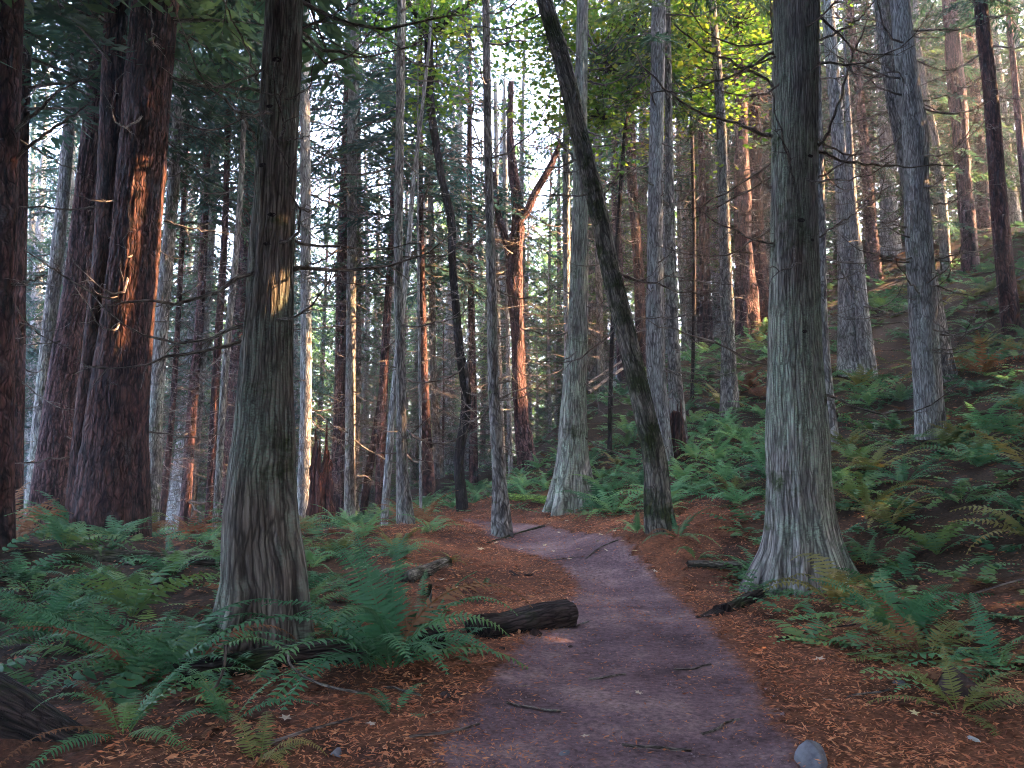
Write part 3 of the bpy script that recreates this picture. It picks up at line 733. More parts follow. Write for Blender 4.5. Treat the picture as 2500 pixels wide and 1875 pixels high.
def twig_layer(seed, H, nb, Lm, mat):
    """fine bare twigs all round a far trunk, one mesh"""
    g = np.random.default_rng(seed); mb = MB()
    for b in range(nb):
        z0 = g.uniform(.4, H); az = g.random() * 2 * PI; L = Lm * g.uniform(.35, 1.2)
        t = np.linspace(0, 1, 6)
        sag = g.uniform(.0, .5); bend = g.uniform(-.6, .6); up = g.uniform(-.25, .25)
        def pos(t):
            return np.stack([L * t * np.cos(az + bend * t), L * t * np.sin(az + bend * t), z0 + L * (up * t - sag * t * (1 - t) - .2 * t ** 2)], 1)
        mb.tube(pos(t), np.linspace(.012, .004, 6), 3, 0, False)
        for q in range(4):
            u = g.uniform(.25, .95); s = np.linspace(0, 1, 4); a = az + bend * u + g.choice([-1, 1]) * g.uniform(.4, 1.1); l = g.uniform(.15, .5) * L
            p0 = pos(np.array([u]))[0]
            mb.tube(p0 + np.stack([np.cos(a) * l * s, np.sin(a) * l * s, g.uniform(-.4, .2) * l * s - .15 * l * s ** 2], 1), np.linspace(.007, .003, 4), 3, 0, False)
    return mb.mesh("twig_layer", [mat], False)


TWIGS = [twig_layer(200 + i, 9, 64, 1.7, M['twig']) for i in range(4)] + [twig_layer(210, 9, 50, 1.5, M['deadwood'])]

# ------------------------------------------------------------------ trunks
def catmull(P, n, s=None):
    P = np.asarray(P, float); m = len(P)
    d = np.concatenate([[0], np.cumsum(np.linalg.norm(np.diff(P[:, :3], axis=0), axis=1))])
    s = np.linspace(0, d[-1], n) if s is None else s * d[-1]
    i = np.clip(np.searchsorted(d, s, side='right') - 1, 0, m - 2)
    f = ((s - d[i]) / (d[i + 1] - d[i] + 1e-9))[:, None]
    tan = np.gradient(P, d, axis=0)
    h = (d[i + 1] - d[i])[:, None]
    p0, p1, m0, m1 = P[i], P[i + 1], tan[i] * h, tan[i + 1] * h
    return (2 * f ** 3 - 3 * f ** 2 + 1) * p0 + (f ** 3 - 2 * f ** 2 + f) * m0 + (-2 * f ** 3 + 3 * f ** 2) * p1 + (f ** 3 - f ** 2) * m1, s


def trunk_mesh(P4, mat, k=24, step=.16, seed=0, flare=.0, lobes=5, ridge=0., plates=0, rugged=0, jag=0., fine=None):
    """P4: rows x, y, z, radius from below ground to the tip"""
    g = np.random.default_rng(seed)
    Ltot = np.linalg.norm(np.diff(np.asarray(P4)[:, :3], axis=0), axis=1).sum()
    n = int(max(8, Ltot / step))
    if fine and fine < Ltot - 2:
        nf = int(fine / step); nc = int((Ltot - fine) / .45) + 2; n = nf + nc
        sp = np.r_[np.linspace(0, fine, nf, endpoint=False), np.linspace(fine, Ltot, nc)] / Ltot
        Q, s = catmull(P4, n, sp)
    else:
        Q, s = catmull(P4, n)
    P = Q[:, :3]; r = np.clip(Q[:, 3], .008, None)
    T = unit(np.gradient(P, axis=0))
    A = unit(np.cross(np.tile([0., 1., 0.], (n, 1)), T)); B = np.cross(T, A)
    th = np.linspace(0, 2 * PI, k, endpoint=False)
    TH, S = np.meshgrid(th, s)
    RR = np.repeat(r[:, None], k, 1)
    RR = RR * (1 + .05 * np.sin(TH * 2 + S * .4 + seed) + .035 * np.sin(TH * 3 - S * .9 + seed * 2.1))
    RR *= 1 + .07 * (vnoise(TH / (2 * PI) * 8, S * 1.1 + seed * 7, 8) - .5)
    if flare:
        hb = np.clip(S - .8, 0, None)
        lob = np.cos(lobes * TH + seed + 1.2 * np.sin(TH * 2 + seed) + .15 * S)
        RR *= 1 + flare * np.exp(-hb / .42) * (.25 + lob) + .45 * flare * np.exp(-hb / 1.5) * lob
    if ridge:
        nr = int(max(12, 2 * PI * float(np.median(r)) / (.038 if not plates else .07)))
        wa = .8 * (vnoise(TH / (2 * PI) * 10, S * .8 + 31, 10) - .5) * 2
        a = TH / (2 * PI) * nr + wa
        ln = .55 if not plates else .28
        v1 = 1 - np.abs(2 * vnoise(a, S / ln + seed * 3, nr) - 1)
        v2 = 1 - np.abs(2 * vnoise(a * 2, S / (ln * .45) + seed * 5, nr * 2) - 1)
        RR += ridge * (np.clip(v1 * .75 + v2 * .35, 0, .9) - .45)
    if rugged:
        v = vnoise(TH / (2 * PI) * 12, S * .9 + seed, 12)
        RR *= 1 + .35 * (v - .5) + .25 * (vnoise(TH / (2 * PI) * 24, S * 3 + seed, 24) - .5)
    V = P[:, None] + RR[..., None] * (np.cos(TH)[..., None] * A[:, None] + np.sin(TH)[..., None] * B[:, None])
    if jag:
        top = np.clip((S - (s[-1] - jag * 1.3)) / (jag * 1.3), 0, 1)
        V = V - (T[:, None] * (top * jag * 1.2 * vnoise(TH / (2 * PI) * 9, TH * 0 + seed, 9))[..., None])
    rm = float(np.median(r))
    rest = np.stack([np.cos(TH) * rm + seed * 1.7, np.sin(TH) * rm, S], -1)
    i, j = np.meshgrid(np.arange(k), np.arange(n - 1))
    a = (j * k + i).ravel(); b = (j * k + (i + 1) % k).ravel()
    F = np.stack([a, b, b + k, a + k], 1)
    Vf = V.reshape(-1, 3); Rf = rest.reshape(-1, 3)
    # close the top with a fan ring collapsed to the axis
    c = len(Vf); Vf = np.concatenate([Vf, (P[-1] - T[-1] * jag * .8)[None].repeat(1, 0)]); Rf = np.concatenate([Rf, Rf[-1:]])
    e = (n - 1) * k + np.arange(k)
    Fc = np.stack([e, (n - 1) * k + (np.arange(k) + 1) % k, np.full(k, c), np.full(k, c)], 1)
    faces = [tuple(f) for f in F] + [(int(x[0]), int(x[1]), int(x[2])) for x in Fc]
    return mk_mesh("trunk", Vf, faces, [mat], True, None, Rf), Q, s


def stem(points, D, H=None, sink=.9):
    """survey points to x, y, z, radius rows, continued down into the ground and up to height H"""
    rows = []
    for px, py, w in points:
        p = at(px, py, D); rows.append([*p, span(w, px, py, D) * .5])
    rows = np.array(rows)
    if sink:
        d = unit(rows[0, :3] - rows[1, :3]); low = rows[0].copy(); low[:3] += d * sink; low[3] *= 1.06
        rows = np.concatenate([[low], rows])
    if H:
        d = unit(rows[-1, :3] - rows[-2, :3]); z = rows[-1, 2]
        if H > z + 1:
            d = unit(d + np.array([0, 0, .8]))
            for f in (.4, 1.0):
                q = rows[-1].copy() if f == .4 else last.copy()
                if f == .4: last = rows[-1].copy()
                e = last.copy(); e[:3] += d * (H - z) * f / d[2]; e[3] = last[3] * (1 - .85 * f)
                rows = np.concatenate([rows, [e]])
    return rows


def add_limbs(o, Q, s, base, nl, g, zmin, zmax, lmax, pale=.15):
    zz = Q[:, 2]
    for i in range(nl):
        z = g.uniform(zmin, zmax)
        k = int(np.argmin(np.abs(zz - z)))
        az = g.uniform(0, 2 * PI)
        r = Q[k, 3]
        L = lmax * g.uniform(.35, 1.0)
        if g.random() < .22: me = STUB[g.integers(0, 3)]; L *= .3
        elif g.random() < pale: me = LIMBPALE[g.integers(0, 4)]
        else: me = LIMB[g.integers(0, len(LIMB))]
        loc = Q[k, :3] - base + np.array([math.cos(az), math.sin(az), 0]) * r * .9
        add("dead_limb", me, o, loc, (g.uniform(-.6, .6), g.uniform(-.35, .25), az), L)


HEI = {}
for ti, (nm, D, pts, bk, op, lab) in enumerate(TREES):
    g = np.random.default_rng(500 + ti)
    H = 24 + 5 * g.random() if op.get('crown') else None
    if nm == 'alder_tree' or (op.get('crown') is None and nm in ('fir_tree', 'cedar_tree')): H = 13 + 3 * g.random()
    rows = stem(pts, D, H)
    base = at(*pts[0][:2], D)
    o = root(nm, tuple(base), lab, 'tree')
    rows[:, :3] -= base
    hi = op.get('hi')
    rm = float(np.median(rows[:, 3]))
    k = int(min(220, max(96, 2 * PI * rows[2, 3] / .011))) if hi else (32 if D < 18 else 20)
    me, Q, s = trunk_mesh(rows, M[bk], k, 0.066 if hi and D < 12 else (.08 if hi else .2), ti + 1, op.get('flare', .06 if D < 20 else 0), op.get('lobes', 5), op.get('ridge', 0), op.get('plates', 0), op.get('rugged', 0), 0., (at(1250, 0, D)[2] - base[2] + 2.0) if hi else None)
    add("trunk", me, o)
    for fk in ('fork', 'fork2'):
        if fk in op:
            fr = stem(op[fk], D, None, 0); fr[:, :3] -= base
            fm, _, _ = trunk_mesh(fr, M[bk], 14, .12, ti + 90, 0, 5, 0, 0, op.get('rugged', 0))
            add("limb", fm, o)
    top = min(float(Q[-1, 2]) * .8, at(1250, 0, D)[2] * 1.0 - base[2] + .5)
    add_limbs(o, Q + 0, s, np.zeros(3), int(op.get('limbs', 8) * 2.2), g, 1.2 if D > 12 else 2.2, max(3, top), op.get('limbl', 1.0) * (1.9 if D < 20 else 2.3), .12)
    if op.get('crown'):
        kind, zc = op['crown']
        kk = int(np.argmin(np.abs(Q[:, 2] - zc)))
        cm = CROWN[kind][g.integers(0, len(CROWN[kind]))]
        sc = (H - zc) / 14. * (1.0 if kind not in ('bright', 'dead') else 1.15)
        add("crown", cm, o, Q[kk, :3], (0, 0, g.uniform(0, 6.28)), (sc * op.get('cw', .78), sc * op.get('cw', .78), sc))
    if D >= 17.5 and op.get('limbs', 0) >= 5:
        add("twig_layer", TWIGS[g.integers(0, 5)], o, (0, 0, .8), (0, 0, g.uniform(0, 6.28)), g.uniform(.75, 1.0))["kind"] = "stuff"

# lit spots: a point on a trunk and the radius of the gap above it
def spot(px, py, D, r, dx=0.0): return (at(px, py, D) + np.array([dx, 0, 0]), r)


LIT = []
for (px, y0, y1, D, r) in [(345, 450, 800, 12.75, .34), (672, 590, 720, 6.85, .10), (672, 320, 450, 6.85, .0), (752, 655, 890, 20, .28), (752, 1055, 1095, 20, .2), (862, 650, 1085, 22, .3), (475, 985, 1055, 21, .2), (458, 1165, 1215, 21, .2),
                           (565, 1100, 1160, 24, .25), (1275, 520, 950, 23, .4), (1225, 880, 950, 25, .3), (1392, 520, 900, 21, .35), (1785, 320, 740, 19.5, .3), (1830, 690, 770, 26.5, .6), (2305, 430, 640, 29, .4), (2280, 200, 400, 29, .3), (2350, 250, 560, 28, .3), (1995, 430, 470, 15, .2), (592, 780, 860, 24, .4), (945, 700, 1000, 25, .25), (1155, 740, 760, 26, .2), (1470, 130, 280, 19.5, .8), (1560, 60, 160, 19.5, .5), (1690, 60, 130, 21.5, .6), (1070, 20, 90, 18, .5), (1050, 170, 240, 18.2, .3)]:
    n = max(1, int((y1 - y0) / 1850 * D / .35))
    for i in range(n + 1):
        LIT.append(spot(px, y0 + (y1 - y0) * i / max(1, n), D, r * 1.2))
LP = np.array([l[0] for l in LIT]); LR = np.array([l[1] for l in LIT])


def blocks_light(x, y, ztop, rad):
    """would something standing at x, y and reaching ztop stop the sun from a lit spot"""
    t = ((x - LP[:, 0]) * SUN[0] + (y - LP[:, 1]) * SUN[1]) / (SUN[0] ** 2 + SUN[1] ** 2)
    lat = np.hypot(LP[:, 0] + t * SUN[0] - x, LP[:, 1] + t * SUN[1] - y)
    return bool(((t > .5) & (lat < rad + LR) & (LP[:, 2] + t * SUN[2] < ztop)).any())


# long bare limbs that can be followed one by one
LIMBS = [
    (41, .016, [(1924, 257), (1891, 211), (1827, 173), (1722, 122), (1646, 59)]), (41, .016, [(1886, 333), (1827, 312), (1743, 287), (1667, 253), (1595, 186), (1536, 122)]),
    (41, .017, [(1929, 215), (1899, 148), (1886, 84), (1880, 0)]), (41, .012, [(1891, 127), (1785, 186), (1680, 219), (1532, 232)]), (41, .014, [(1903, 466), (1861, 443), (1832, 415)]),
    (41, .017, [(1960, 397), (2011, 337), (2062, 190), (2121, 42)]), (41, .015, [(1998, 371), (2074, 397), (2180, 405), (2327, 405)]), (41, .012, [(1977, 447), (2053, 401), (2159, 321)]),
    (41, .012, [(1977, 595), (2053, 544), (2129, 485)]), (41, .012, [(1994, 101), (2074, 63), (2137, 0)]),
    (12, .011, [(641, 219), (548, 211), (460, 194)]), (12, .012, [(662, 278), (624, 181), (586, 84), (548, 0)]), (12, .010, [(633, 350), (590, 287), (561, 236)]), (12, .011, [(734, 68), (800, 42), (880, 0)]),
    (12, .010, [(728, 90), (800, 150), (860, 130), (930, 20)]), (12, .009, [(712, 660), (780, 640), (850, 600)]), (12, .010, [(640, 250), (590, 240), (540, 225), (500, 240)]),
    (13, .022, [(748, 468), (848, 513), (970, 525)]), (0, .020, [(22, 405), (84, 346), (169, 287), (219, 253)]), (0, .02, [(25, 330), (90, 270), (160, 215), (230, 180)]), (0, .018, [(15, 700), (60, 690), (110, 670)]),
    (31, .014, [(1422, 407), (1376, 359), (1325, 291)]), (31, .012, [(1465, 500), (1500, 440), (1560, 410)]), (30, .016, [(1432, 70), (1460, 110), (1510, 60)]), (30, .016, [(1432, 115), (1470, 135), (1530, 70)]),
    (30, .014, [(1434, 170), (1480, 165), (1540, 110)]), (30, .016, [(1434, 200), (1490, 205), (1560, 150)]), (30, .014, [(1434, 320), (1480, 335), (1550, 300)]), (5, .02, [(420, 190), (520, 210), (600, 220)]), (5, .016, [(400, 540), (470, 560), (560, 570)]),
    (45, .014, [(2262, 300), (2220, 250), (2190, 175), (2130, 190), (2060, 280)]), (45, .014, [(2280, 500), (2330, 490), (2400, 450)]), (45, .013, [(2220, 560), (2180, 548), (2140, 560)]), (45, .013, [(2280, 640), (2340, 620), (2410, 625)]),
]
_roots = [o for o in bpy.data.objects if o.get("category") == "tree" and o.parent is None]
for li, (ti, r, pts) in enumerate(LIMBS):
    o = [q for q in _roots if q["label"] == TREES[ti][5]][0]
    D = TREES[ti][1]; g = np.random.default_rng(2000 + li)
    dd = np.linspace(0, 1, len(pts)) * g.uniform(-.8, .5)
    P = np.array([at(px, py, D + d) for (px, py), d in zip(pts, dd)]) - np.array(o.location)
    mb = MB()
    Q, _ = catmull(np.c_[P, np.linspace(r, r * .35, len(P))], 18)
    Q[1:-1, :3] += g.normal(0, .012, (16, 3))
    mb.tube(Q[:, :3], Q[:, 3] * 1.5, 6, 0)
    for q in range(5):
        k = int(g.integers(5, 17)); a = unit(Q[k, :3] - Q[k - 1, :3]); v = unit(a + unit(g.normal(0, 1, 3)) * .8); l = g.uniform(.12, .4)
        t = np.linspace(0, 1, 5)[:, None]
        mb.tube(Q[k, :3] + v * l * t + np.array([0, 0, -.1]) * l * t ** 2, np.linspace(Q[k, 3] * .5, .002, 5), 3, 0, False)
    add("dead_limb", mb.mesh("dead_limb", [M['twig']], True), o)


def knot_mesh(seed):
    g = np.random.default_rng(seed); n, k = 6, 12
    t = np.linspace(0, PI / 2, n); th = np.arange(k) * 2 * PI / k
    V = [(math.sin(PI / 2 - q) * math.cos(a) * 1.5 * g.uniform(.8, 1.2), .55 * math.sin(q) * (1.2 - .8 * (q > 1.2)), math.sin(PI / 2 - q) * math.sin(a) * .8 * g.uniform(.8, 1.2)) for q in t for a in th]
    F = [(i * k + j, i * k + (j + 1) % k, (i + 1) * k + (j + 1) % k, (i + 1) * k + j) for i in range(n - 1) for j in range(k)]
    return mk_mesh("knot", np.array(V), F, [M['maple']], True, None, np.array(V) * .05)


KNOT = [knot_mesh(i) for i in range(3)]
for ti, spots in ((41, [(1930, 258), (1960, 400), (1935, 555), (1990, 362), (1925, 218), (1915, 340), (1928, 770), (1940, 820), (1900, 468), (1965, 600)]), (12, [(672, 280), (680, 540), (690, 170), (668, 610), (655, 420)])):
    o = [q for q in _roots if q["label"] == TREES[ti][5]][0]; D = TREES[ti][1]; trunk = [c for c in o.children if c.name.startswith("trunk")][0]; pts = sorted((p[1], p[0], p[2]) for p in TREES[ti][2])
    for q, (px, py) in enumerate(spots):
        cx = np.interp(py, [p[0] for p in pts], [p[1] for p in pts]); w = np.interp(py, [p[0] for p in pts], [p[2] for p in pts])
        u = np.clip((px - cx) / (w * .5), -.9, .9); rr = span(w, px, py, D) * .5
        az = math.asin(u)
        p = at(cx, py, D) + np.array([rr * math.sin(az), -rr * math.cos(az) * .97, 0]) - np.array(o.location)
        add("knot", KNOT[q % 3], trunk, tuple(p), (0, 0, PI + az), .022 + .006 * (q % 3))

# ------------------------------------------------------------------ far wood: individual conifers behind
def straight_trunk(seed, r, H, mat):
    g = np.random.default_rng(seed)
    z = np.linspace(-.6, H, 9)
    rows = np.stack([.12 * np.sin(z * .2 + seed), .1 * np.cos(z * .23 + seed), z, r * np.clip(1.12 - z / H, .06, 2)], 1)
    rows[0, 3] *= 1.25
    return trunk_mesh(rows, mat, 14, .6, seed, .05)[0]


FAR_TRUNK = [straight_trunk(300 + i, .16 + .05 * (i % 4), 25, M[['grey', 'red', 'grey', 'pale', 'fir', 'grey'][i]]) for i in range(6)]
far_zones = [
    # count, x/y fan limits, distance limits, crown kinds, crown start, label, group
    (38, (-.74, -.20), (24, 48), ['blue', 'fir', 'hem', 'blue'], (1.5, 6), "slim conifer in the bluish wood behind the left trunks", "conifers in the wood behind the left trunks"),
    (16, (-.22, .08), (31, 54), ['hem', 'bright', 'dead', 'blue'], (2, 6), "slim conifer in the hazy wood beyond the path bend", "conifers in the hazy wood beyond the path bend"),
    (9, (.08, .30), (36, 52), ['hem', 'fir', 'bright', 'dead'], (4, 8), "slim conifer behind the foot of the hill", "conifers behind the foot of the hill"),
    (32, (.34, .82), (28.5, 34), ['fir', 'hem', 'fir', 'dead'], (1.5, 7), "slim conifer high on the dark right hillside", "conifers high on the right hillside"),
]
far_zones.append((52, (-.66, .16), (40, 58), ['bright', 'hem', 'bright', 'fir'], (.3, 2.2), "leafy conifer in the sunlit wood farthest back", "conifers in the sunlit wood farthest back"))
far_zones.append((20, (.10, .40), (30, 40), ['hem', 'fir', 'dead', 'bright'], (1.5, 5), "", "conifers behind the hill shoulder"))
far_zones.append((14, (.50, .86), (21.5, 28), ['fir', 'hem', 'fir'], (4.5, 8), "", "conifers standing on the right hillside"))
far_zones.append((24, (.40, .92), (34, 41), ['fir', 'hem', 'dead'], (1., 5), "slim conifer along the crest of the right hillside", "conifers along the crest of the right hillside"))
gf = np.random.default_rng(77)
placed = []
for cnt, (u0, u1), (d0, d1), kinds, (c0, c1), lab, grp in far_zones:
    n = 0; tries = 0
    while n < cnt and tries < 4000:
        tries += 1
        D = d0 + (d1 - d0) * gf.random(); u = gf.uniform(u0, u1); x = u * D
        # clearings where the photograph shows open sky
        if -.285 < u < -.225 and c0 > 1: continue
        if -.40 < u < -.345 and c0 > 1: continue
        if any((x - a) ** 2 + (D - b) ** 2 < 3.0 for a, b in placed): continue
        if D < 40 and blocks_light(x, D, g1(x, D) + 22, 1.3): continue
        placed.append((x, D)); n += 1
        kd = kinds[gf.integers(0, len(kinds))]
        lab = "%s conifer %s" % (HUE[kd], between(x, D))
        o = root("conifer_tree", (x, D, g1(x, D)), lab, "tree", grp, (gf.uniform(-.03, .03), gf.uniform(-.03, .03), gf.uniform(0, 6.28)))
        add("trunk", FAR_TRUNK[gf.integers(0, 6)], o, None, None, (1, 1, 1))
        zc = gf.uniform(c0, c1)
        sc = gf.uniform(.85, 1.25)
        add("crown", CROWN[kd][gf.integers(0, len(CROWN[kd]))], o, (0, 0, zc), (0, 0, gf.uniform(0, 6.28)), (sc * .95, sc * .95, sc * gf.uniform(1.0, 1.35)))
        add("twig_layer", TWIGS[gf.integers(0, 5)], o, (0, 0, .5), (0, 0, gf.uniform(0, 6.28)), gf.uniform(.8, 1.1))["kind"] = "stuff"

# understory foliage low in the background: young conifers
gu = np.random.default_rng(78)
for i in range(46):
    while True:
        D = gu.uniform(24.5, 44); u = gu.uniform(-.72, .16); x = u * D
        if not any((x - a) ** 2 + (D - b) ** 2 < 1.0 for a, b in placed): break
    placed.append((x, D))
    kd = ['hem', 'blue', 'bright', 'hem', 'dead', 'fir'][gu.integers(0, 6)]
    o = root("young_conifer", (x, D, g1(x, D)), "low %s conifer %s" % (HUE[kd], between(x, D)), "sapling", "young conifers between the far trunks")
    sc = gu.uniform(.32, .55)
    add("crown", CROWN[kd][gu.integers(0, len(CROWN[kd]))], o, (0, 0, .3), (0, 0, gu.uniform(0, 6.28)), (sc, sc, sc))
    add("trunk", FAR_TRUNK[gu.integers(0, 6)], o, None, None, (.28, .28, sc * .62))

# the wood beyond, one mass
def far_wood():
    g = np.random.default_rng(5); C = []; n = 0
    pts = []
    for i in range(130):
        u = g.uniform(-.85, .95); D = g.uniform(56, 80) if u < .25 else g.uniform(43, 56); x = u * D
        pts.append((x, D, g1(x, D), .3 * D if (-.30 < u < -.21 or -.41 < u < -.34) else g.uniform(17, 30)))
    Cs = []; Ds = []; Ns = []; L = []; W = []; T = []
    for x, y, z, h in pts:
        m = 460
        f = g.random(m) ** 1.1
        rr = (1 - f) ** .6 * g.uniform(2.8, 4.2) * np.sqrt(g.random(m)); a = g.random(m) * 2 * PI
        Cs.append(np.stack([x + rr * np.cos(a), y + rr * np.sin(a), z + .5 + f * h], 1))
        d = unit(np.stack([np.cos(a), np.sin(a), g.uniform(-.9, 0, m)], 1)); Ds.append(d)
        Ns.append(unit(g.normal(0, .5, (m, 3)) + [0, 0, 1])); L.append(g.uniform(.6, 1.3, m)); W.append(g.uniform(.2, .45, m)); T.append(np.clip(g.random() + g.normal(0, .2, m), 0, 1))
    C = np.concatenate(Cs); n = len(C)
    V = rhombi(C, np.concatenate(Ds), np.concatenate(Ns), np.concatenate(L), np.concatenate(W))
    o = add("distant_wood", mk_mesh("distant_wood", V, np.arange(4 * n).reshape(-1, 4), [M['needle_bright']], False, np.repeat(np.concatenate(T), 4)))
    tag(o, "distant wood closing the view between the trunks", "wood", None, "stuff")


far_wood()

# ------------------------------------------------------------------ sun side: added unseen conifers that shade the trail, crowns gapped to light the chosen spots
def clear_of_light(C, rad):
    d = C[:, None, :] - LP[None]
    t = d @ SUN
    dist = np.linalg.norm(d - t[..., None] * SUN, axis=2)
    return ~((t > 0) & (dist < LR[None] + rad[:, None])).any(1)


def shade_tree(x, y, h, rr, seed, nleaf, zlow, label, grp):
    g = np.random.default_rng(seed)
    z = g1(x, y)
    o = root("hillside_conifer", (x, y, z), label, "tree", grp)  # unseen tree, added for the shade it casts
    m = nleaf
    f = g.random(m)
    a = g.random(m) * 2 * PI
    r_ = rr * (1 - f) ** .55 * np.sqrt(g.uniform(.05, 1, m)) + .2
    C = np.stack([r_ * np.cos(a), r_ * np.sin(a), zlow + f * (h - zlow)], 1)
    L = g.uniform(.5, .95, m); W = g.uniform(.22, .42, m)
    d = unit(np.stack([np.cos(a), np.sin(a), g.uniform(-.8, .1, m)], 1))
    nn = unit(g.normal(0, .6, (m, 3)) + [0.5, 0, .8])
    keep = clear_of_light(C + d * L[:, None] * .5 + [x, y, z], L * .15)
    C, d, nn, L, W = C[keep], d[keep], nn[keep], L[keep], W[keep]
    n = len(C)
    V = rhombi(C, d, nn, L, W)
    add("crown", mk_mesh("crown", V, np.arange(4 * n).reshape(-1, 4), [M['needle']], False, np.repeat(g.random(n), 4)), o)
    t = straight_trunk(seed, .22, h, M['fir'])
    add("trunk", t, o)


gs = np.random.default_rng(9)
i = 0
for row, (x_off, st) in enumerate([(3.5, 3.4), (7.0, 3.6), (11.0, 4.0), (15.5, 4.4)]):
    y = -8 + row * 1.3
    while y < 30:
        x = max(8.5 + .15 * abs(y), .74 * y + 2.0) + x_off + gs.uniform(-.8, .8)
        yy = y + gs.uniform(-.6, .6)
        for k_ in range(40):
            if not blocks_light(x, yy, 99, .12): break
            x += gs.uniform(-.05, .15); yy = y + gs.uniform(-1.9, 1.9)
        shade_tree(x, yy, gs.uniform(21, 27), 3.2, 900 + i, 1500, 1.6 + (1.5 if row else 0), "shaded conifer up the hill beyond the right edge of the photo", "conifers up the hill beyond the right edge")
        i += 1; y += st

# unseen trees added round the viewer to shade the foreground
for i, (x, y) in enumerate([(-13, -6), (-9.5, -7.5), (-6, -6.5), (-2.8, -8), (.8, -7), (4.2, -8), (7.6, -6.5), (11, -8.5), (-15, -2.5), (-11, -3), (9.5, -2.5), (7.5, 1.0), (-11, -11), (-4.5, -11.5), (2.5, -11), (9, -12), (-8, 1.2), (-17, 3), (9.2, 4.5), (-4.8, 2.6), (4.6, 1.8), (-9.2, 5.2), (-12.2, 7.6), (-6.6, -1.5), (3.2, -3.5), (-2.2, -4.0), (-16, 9)]):
    shade_tree(x, y, gs.uniform(19, 25), 3.4, 1300 + i, 1100, 3.0 if y < -5 else 6.0, "conifer beside the trail outside the picture", "conifers round the viewer")
for i, (x, y, zc) in enumerate([(-5.5, 1.5, 6.), (-8.5, 6.5, 7.), (4.8, -.5, 6.), (6.2, 3.8, 6.5), (-2.8, -4.5, 6.), (2.6, -6, 7.), (-9, -2, 6.), (-14, 8, 6.), (-13, 1, 7), (8.5, -5, 6)]):
    o = root("trailside_conifer", (x, y, g1(x, y)), "conifer beside the trail outside the picture", "tree", "conifers round the viewer")  # added out of view, its crown shades the ground near the camera
    add("trunk", FAR_TRUNK[i % 6], o, None, None, (1.4, 1.4, 1))
    k = 'fir' if i % 2 else 'hem'
    add("crown", CROWN[k][i % len(CROWN[k])], o, (0, 0, zc), (0, 0, i * 1.3), (1.2, 1.2, 1.25))

for i, (x, y) in enumerate([(-7.4, 4.4), (-5.6, 1.8), (5.8, 2.0), (7.6, 4.6), (9.4, 7.0), (11.2, 9.6), (13.2, 12.0)]):  # added just out of view, low boughs darken the near corners
    shade_tree(x, y, 12 + i % 3, 1.9, 1400 + i, 700, 1.3, "low boughed conifer beside the trail just outside the picture", "conifers round the viewer")

for i, (x, y, rr) in enumerate([(-1.8, -1.8, 4.6), (2.9, -1.0, 4.6), (-8.2, 5.2, 4.0), (7.0, 6.0, 4.0)]):  # added unseen canopy, wide crowns dim the nearest ground
    shade_tree(x, y, 20 + i % 3, rr, 1500 + i, 1300, 6.6, ["tall conifer just behind the viewer, left of the trail", "tall conifer just behind the viewer, right of the trail", "tall conifer beyond the left edge of the photo", "tall conifer beyond the right edge of the photo, nearest the trail"][i], "conifers round the viewer")

# ------------------------------------------------------------------ maple foliage
def maple_crown(seed, n_sprays, spread, parent, loc, mat, leaf=.14):
    g = np.random.default_rng(seed); mb = MB(); C = []; Dn = []; Nn = []; L = []; W = []; T = []
    for i in range(n_sprays):
        c = g.normal(0, 1, 3) * spread
        m = 26; bt = g.random()
        off = g.normal(0, 1, (m, 3)) * [.42, .42, .12]
        C.append(c + off); a = g.random(m) * 2 * PI
        Dn.append(unit(np.stack([np.cos(a), np.sin(a), g.uniform(-.7, .1, m)], 1))); Nn.append(unit(g.normal(0, .35, (m, 3)) + [0, 0, 1]))
        L.append(leaf * g.uniform(.6, 1.3, m)); W.append(leaf * g.uniform(.6, 1.1, m)); T.append(np.clip(bt + g.normal(0, .2, m), 0, 1))
        p = np.linspace(0, 1, 5)[:, None] * c[None] * 1.0 + np.array([0, 0, -.4]) * (1 - np.linspace(0, 1, 5)[:, None])
        mb.tube(p + .05 * g.normal(size=(5, 3)), np.linspace(.014, .004, 5), 3, 1, False)
    C = np.concatenate(C); n = len(C)
    V = rhombi(C, np.concatenate(Dn), np.concatenate(Nn), np.concatenate(L), np.concatenate(W))
    Vw = np.concatenate(mb.V); Fw = np.array(mb.F) + len(V)
    me = mk_mesh("crown", np.concatenate([V, Vw]), np.concatenate([np.arange(4 * n).reshape(-1, 4), Fw]), [mat, M['maple']], False,
                 np.r_[np.repeat(np.concatenate(T), 4), np.full(len(Vw), .5)], np.concatenate([V, np.concatenate(mb.R)]), np.r_[np.zeros(n), np.ones(len(Fw))])
    add("crown", me, parent, loc)


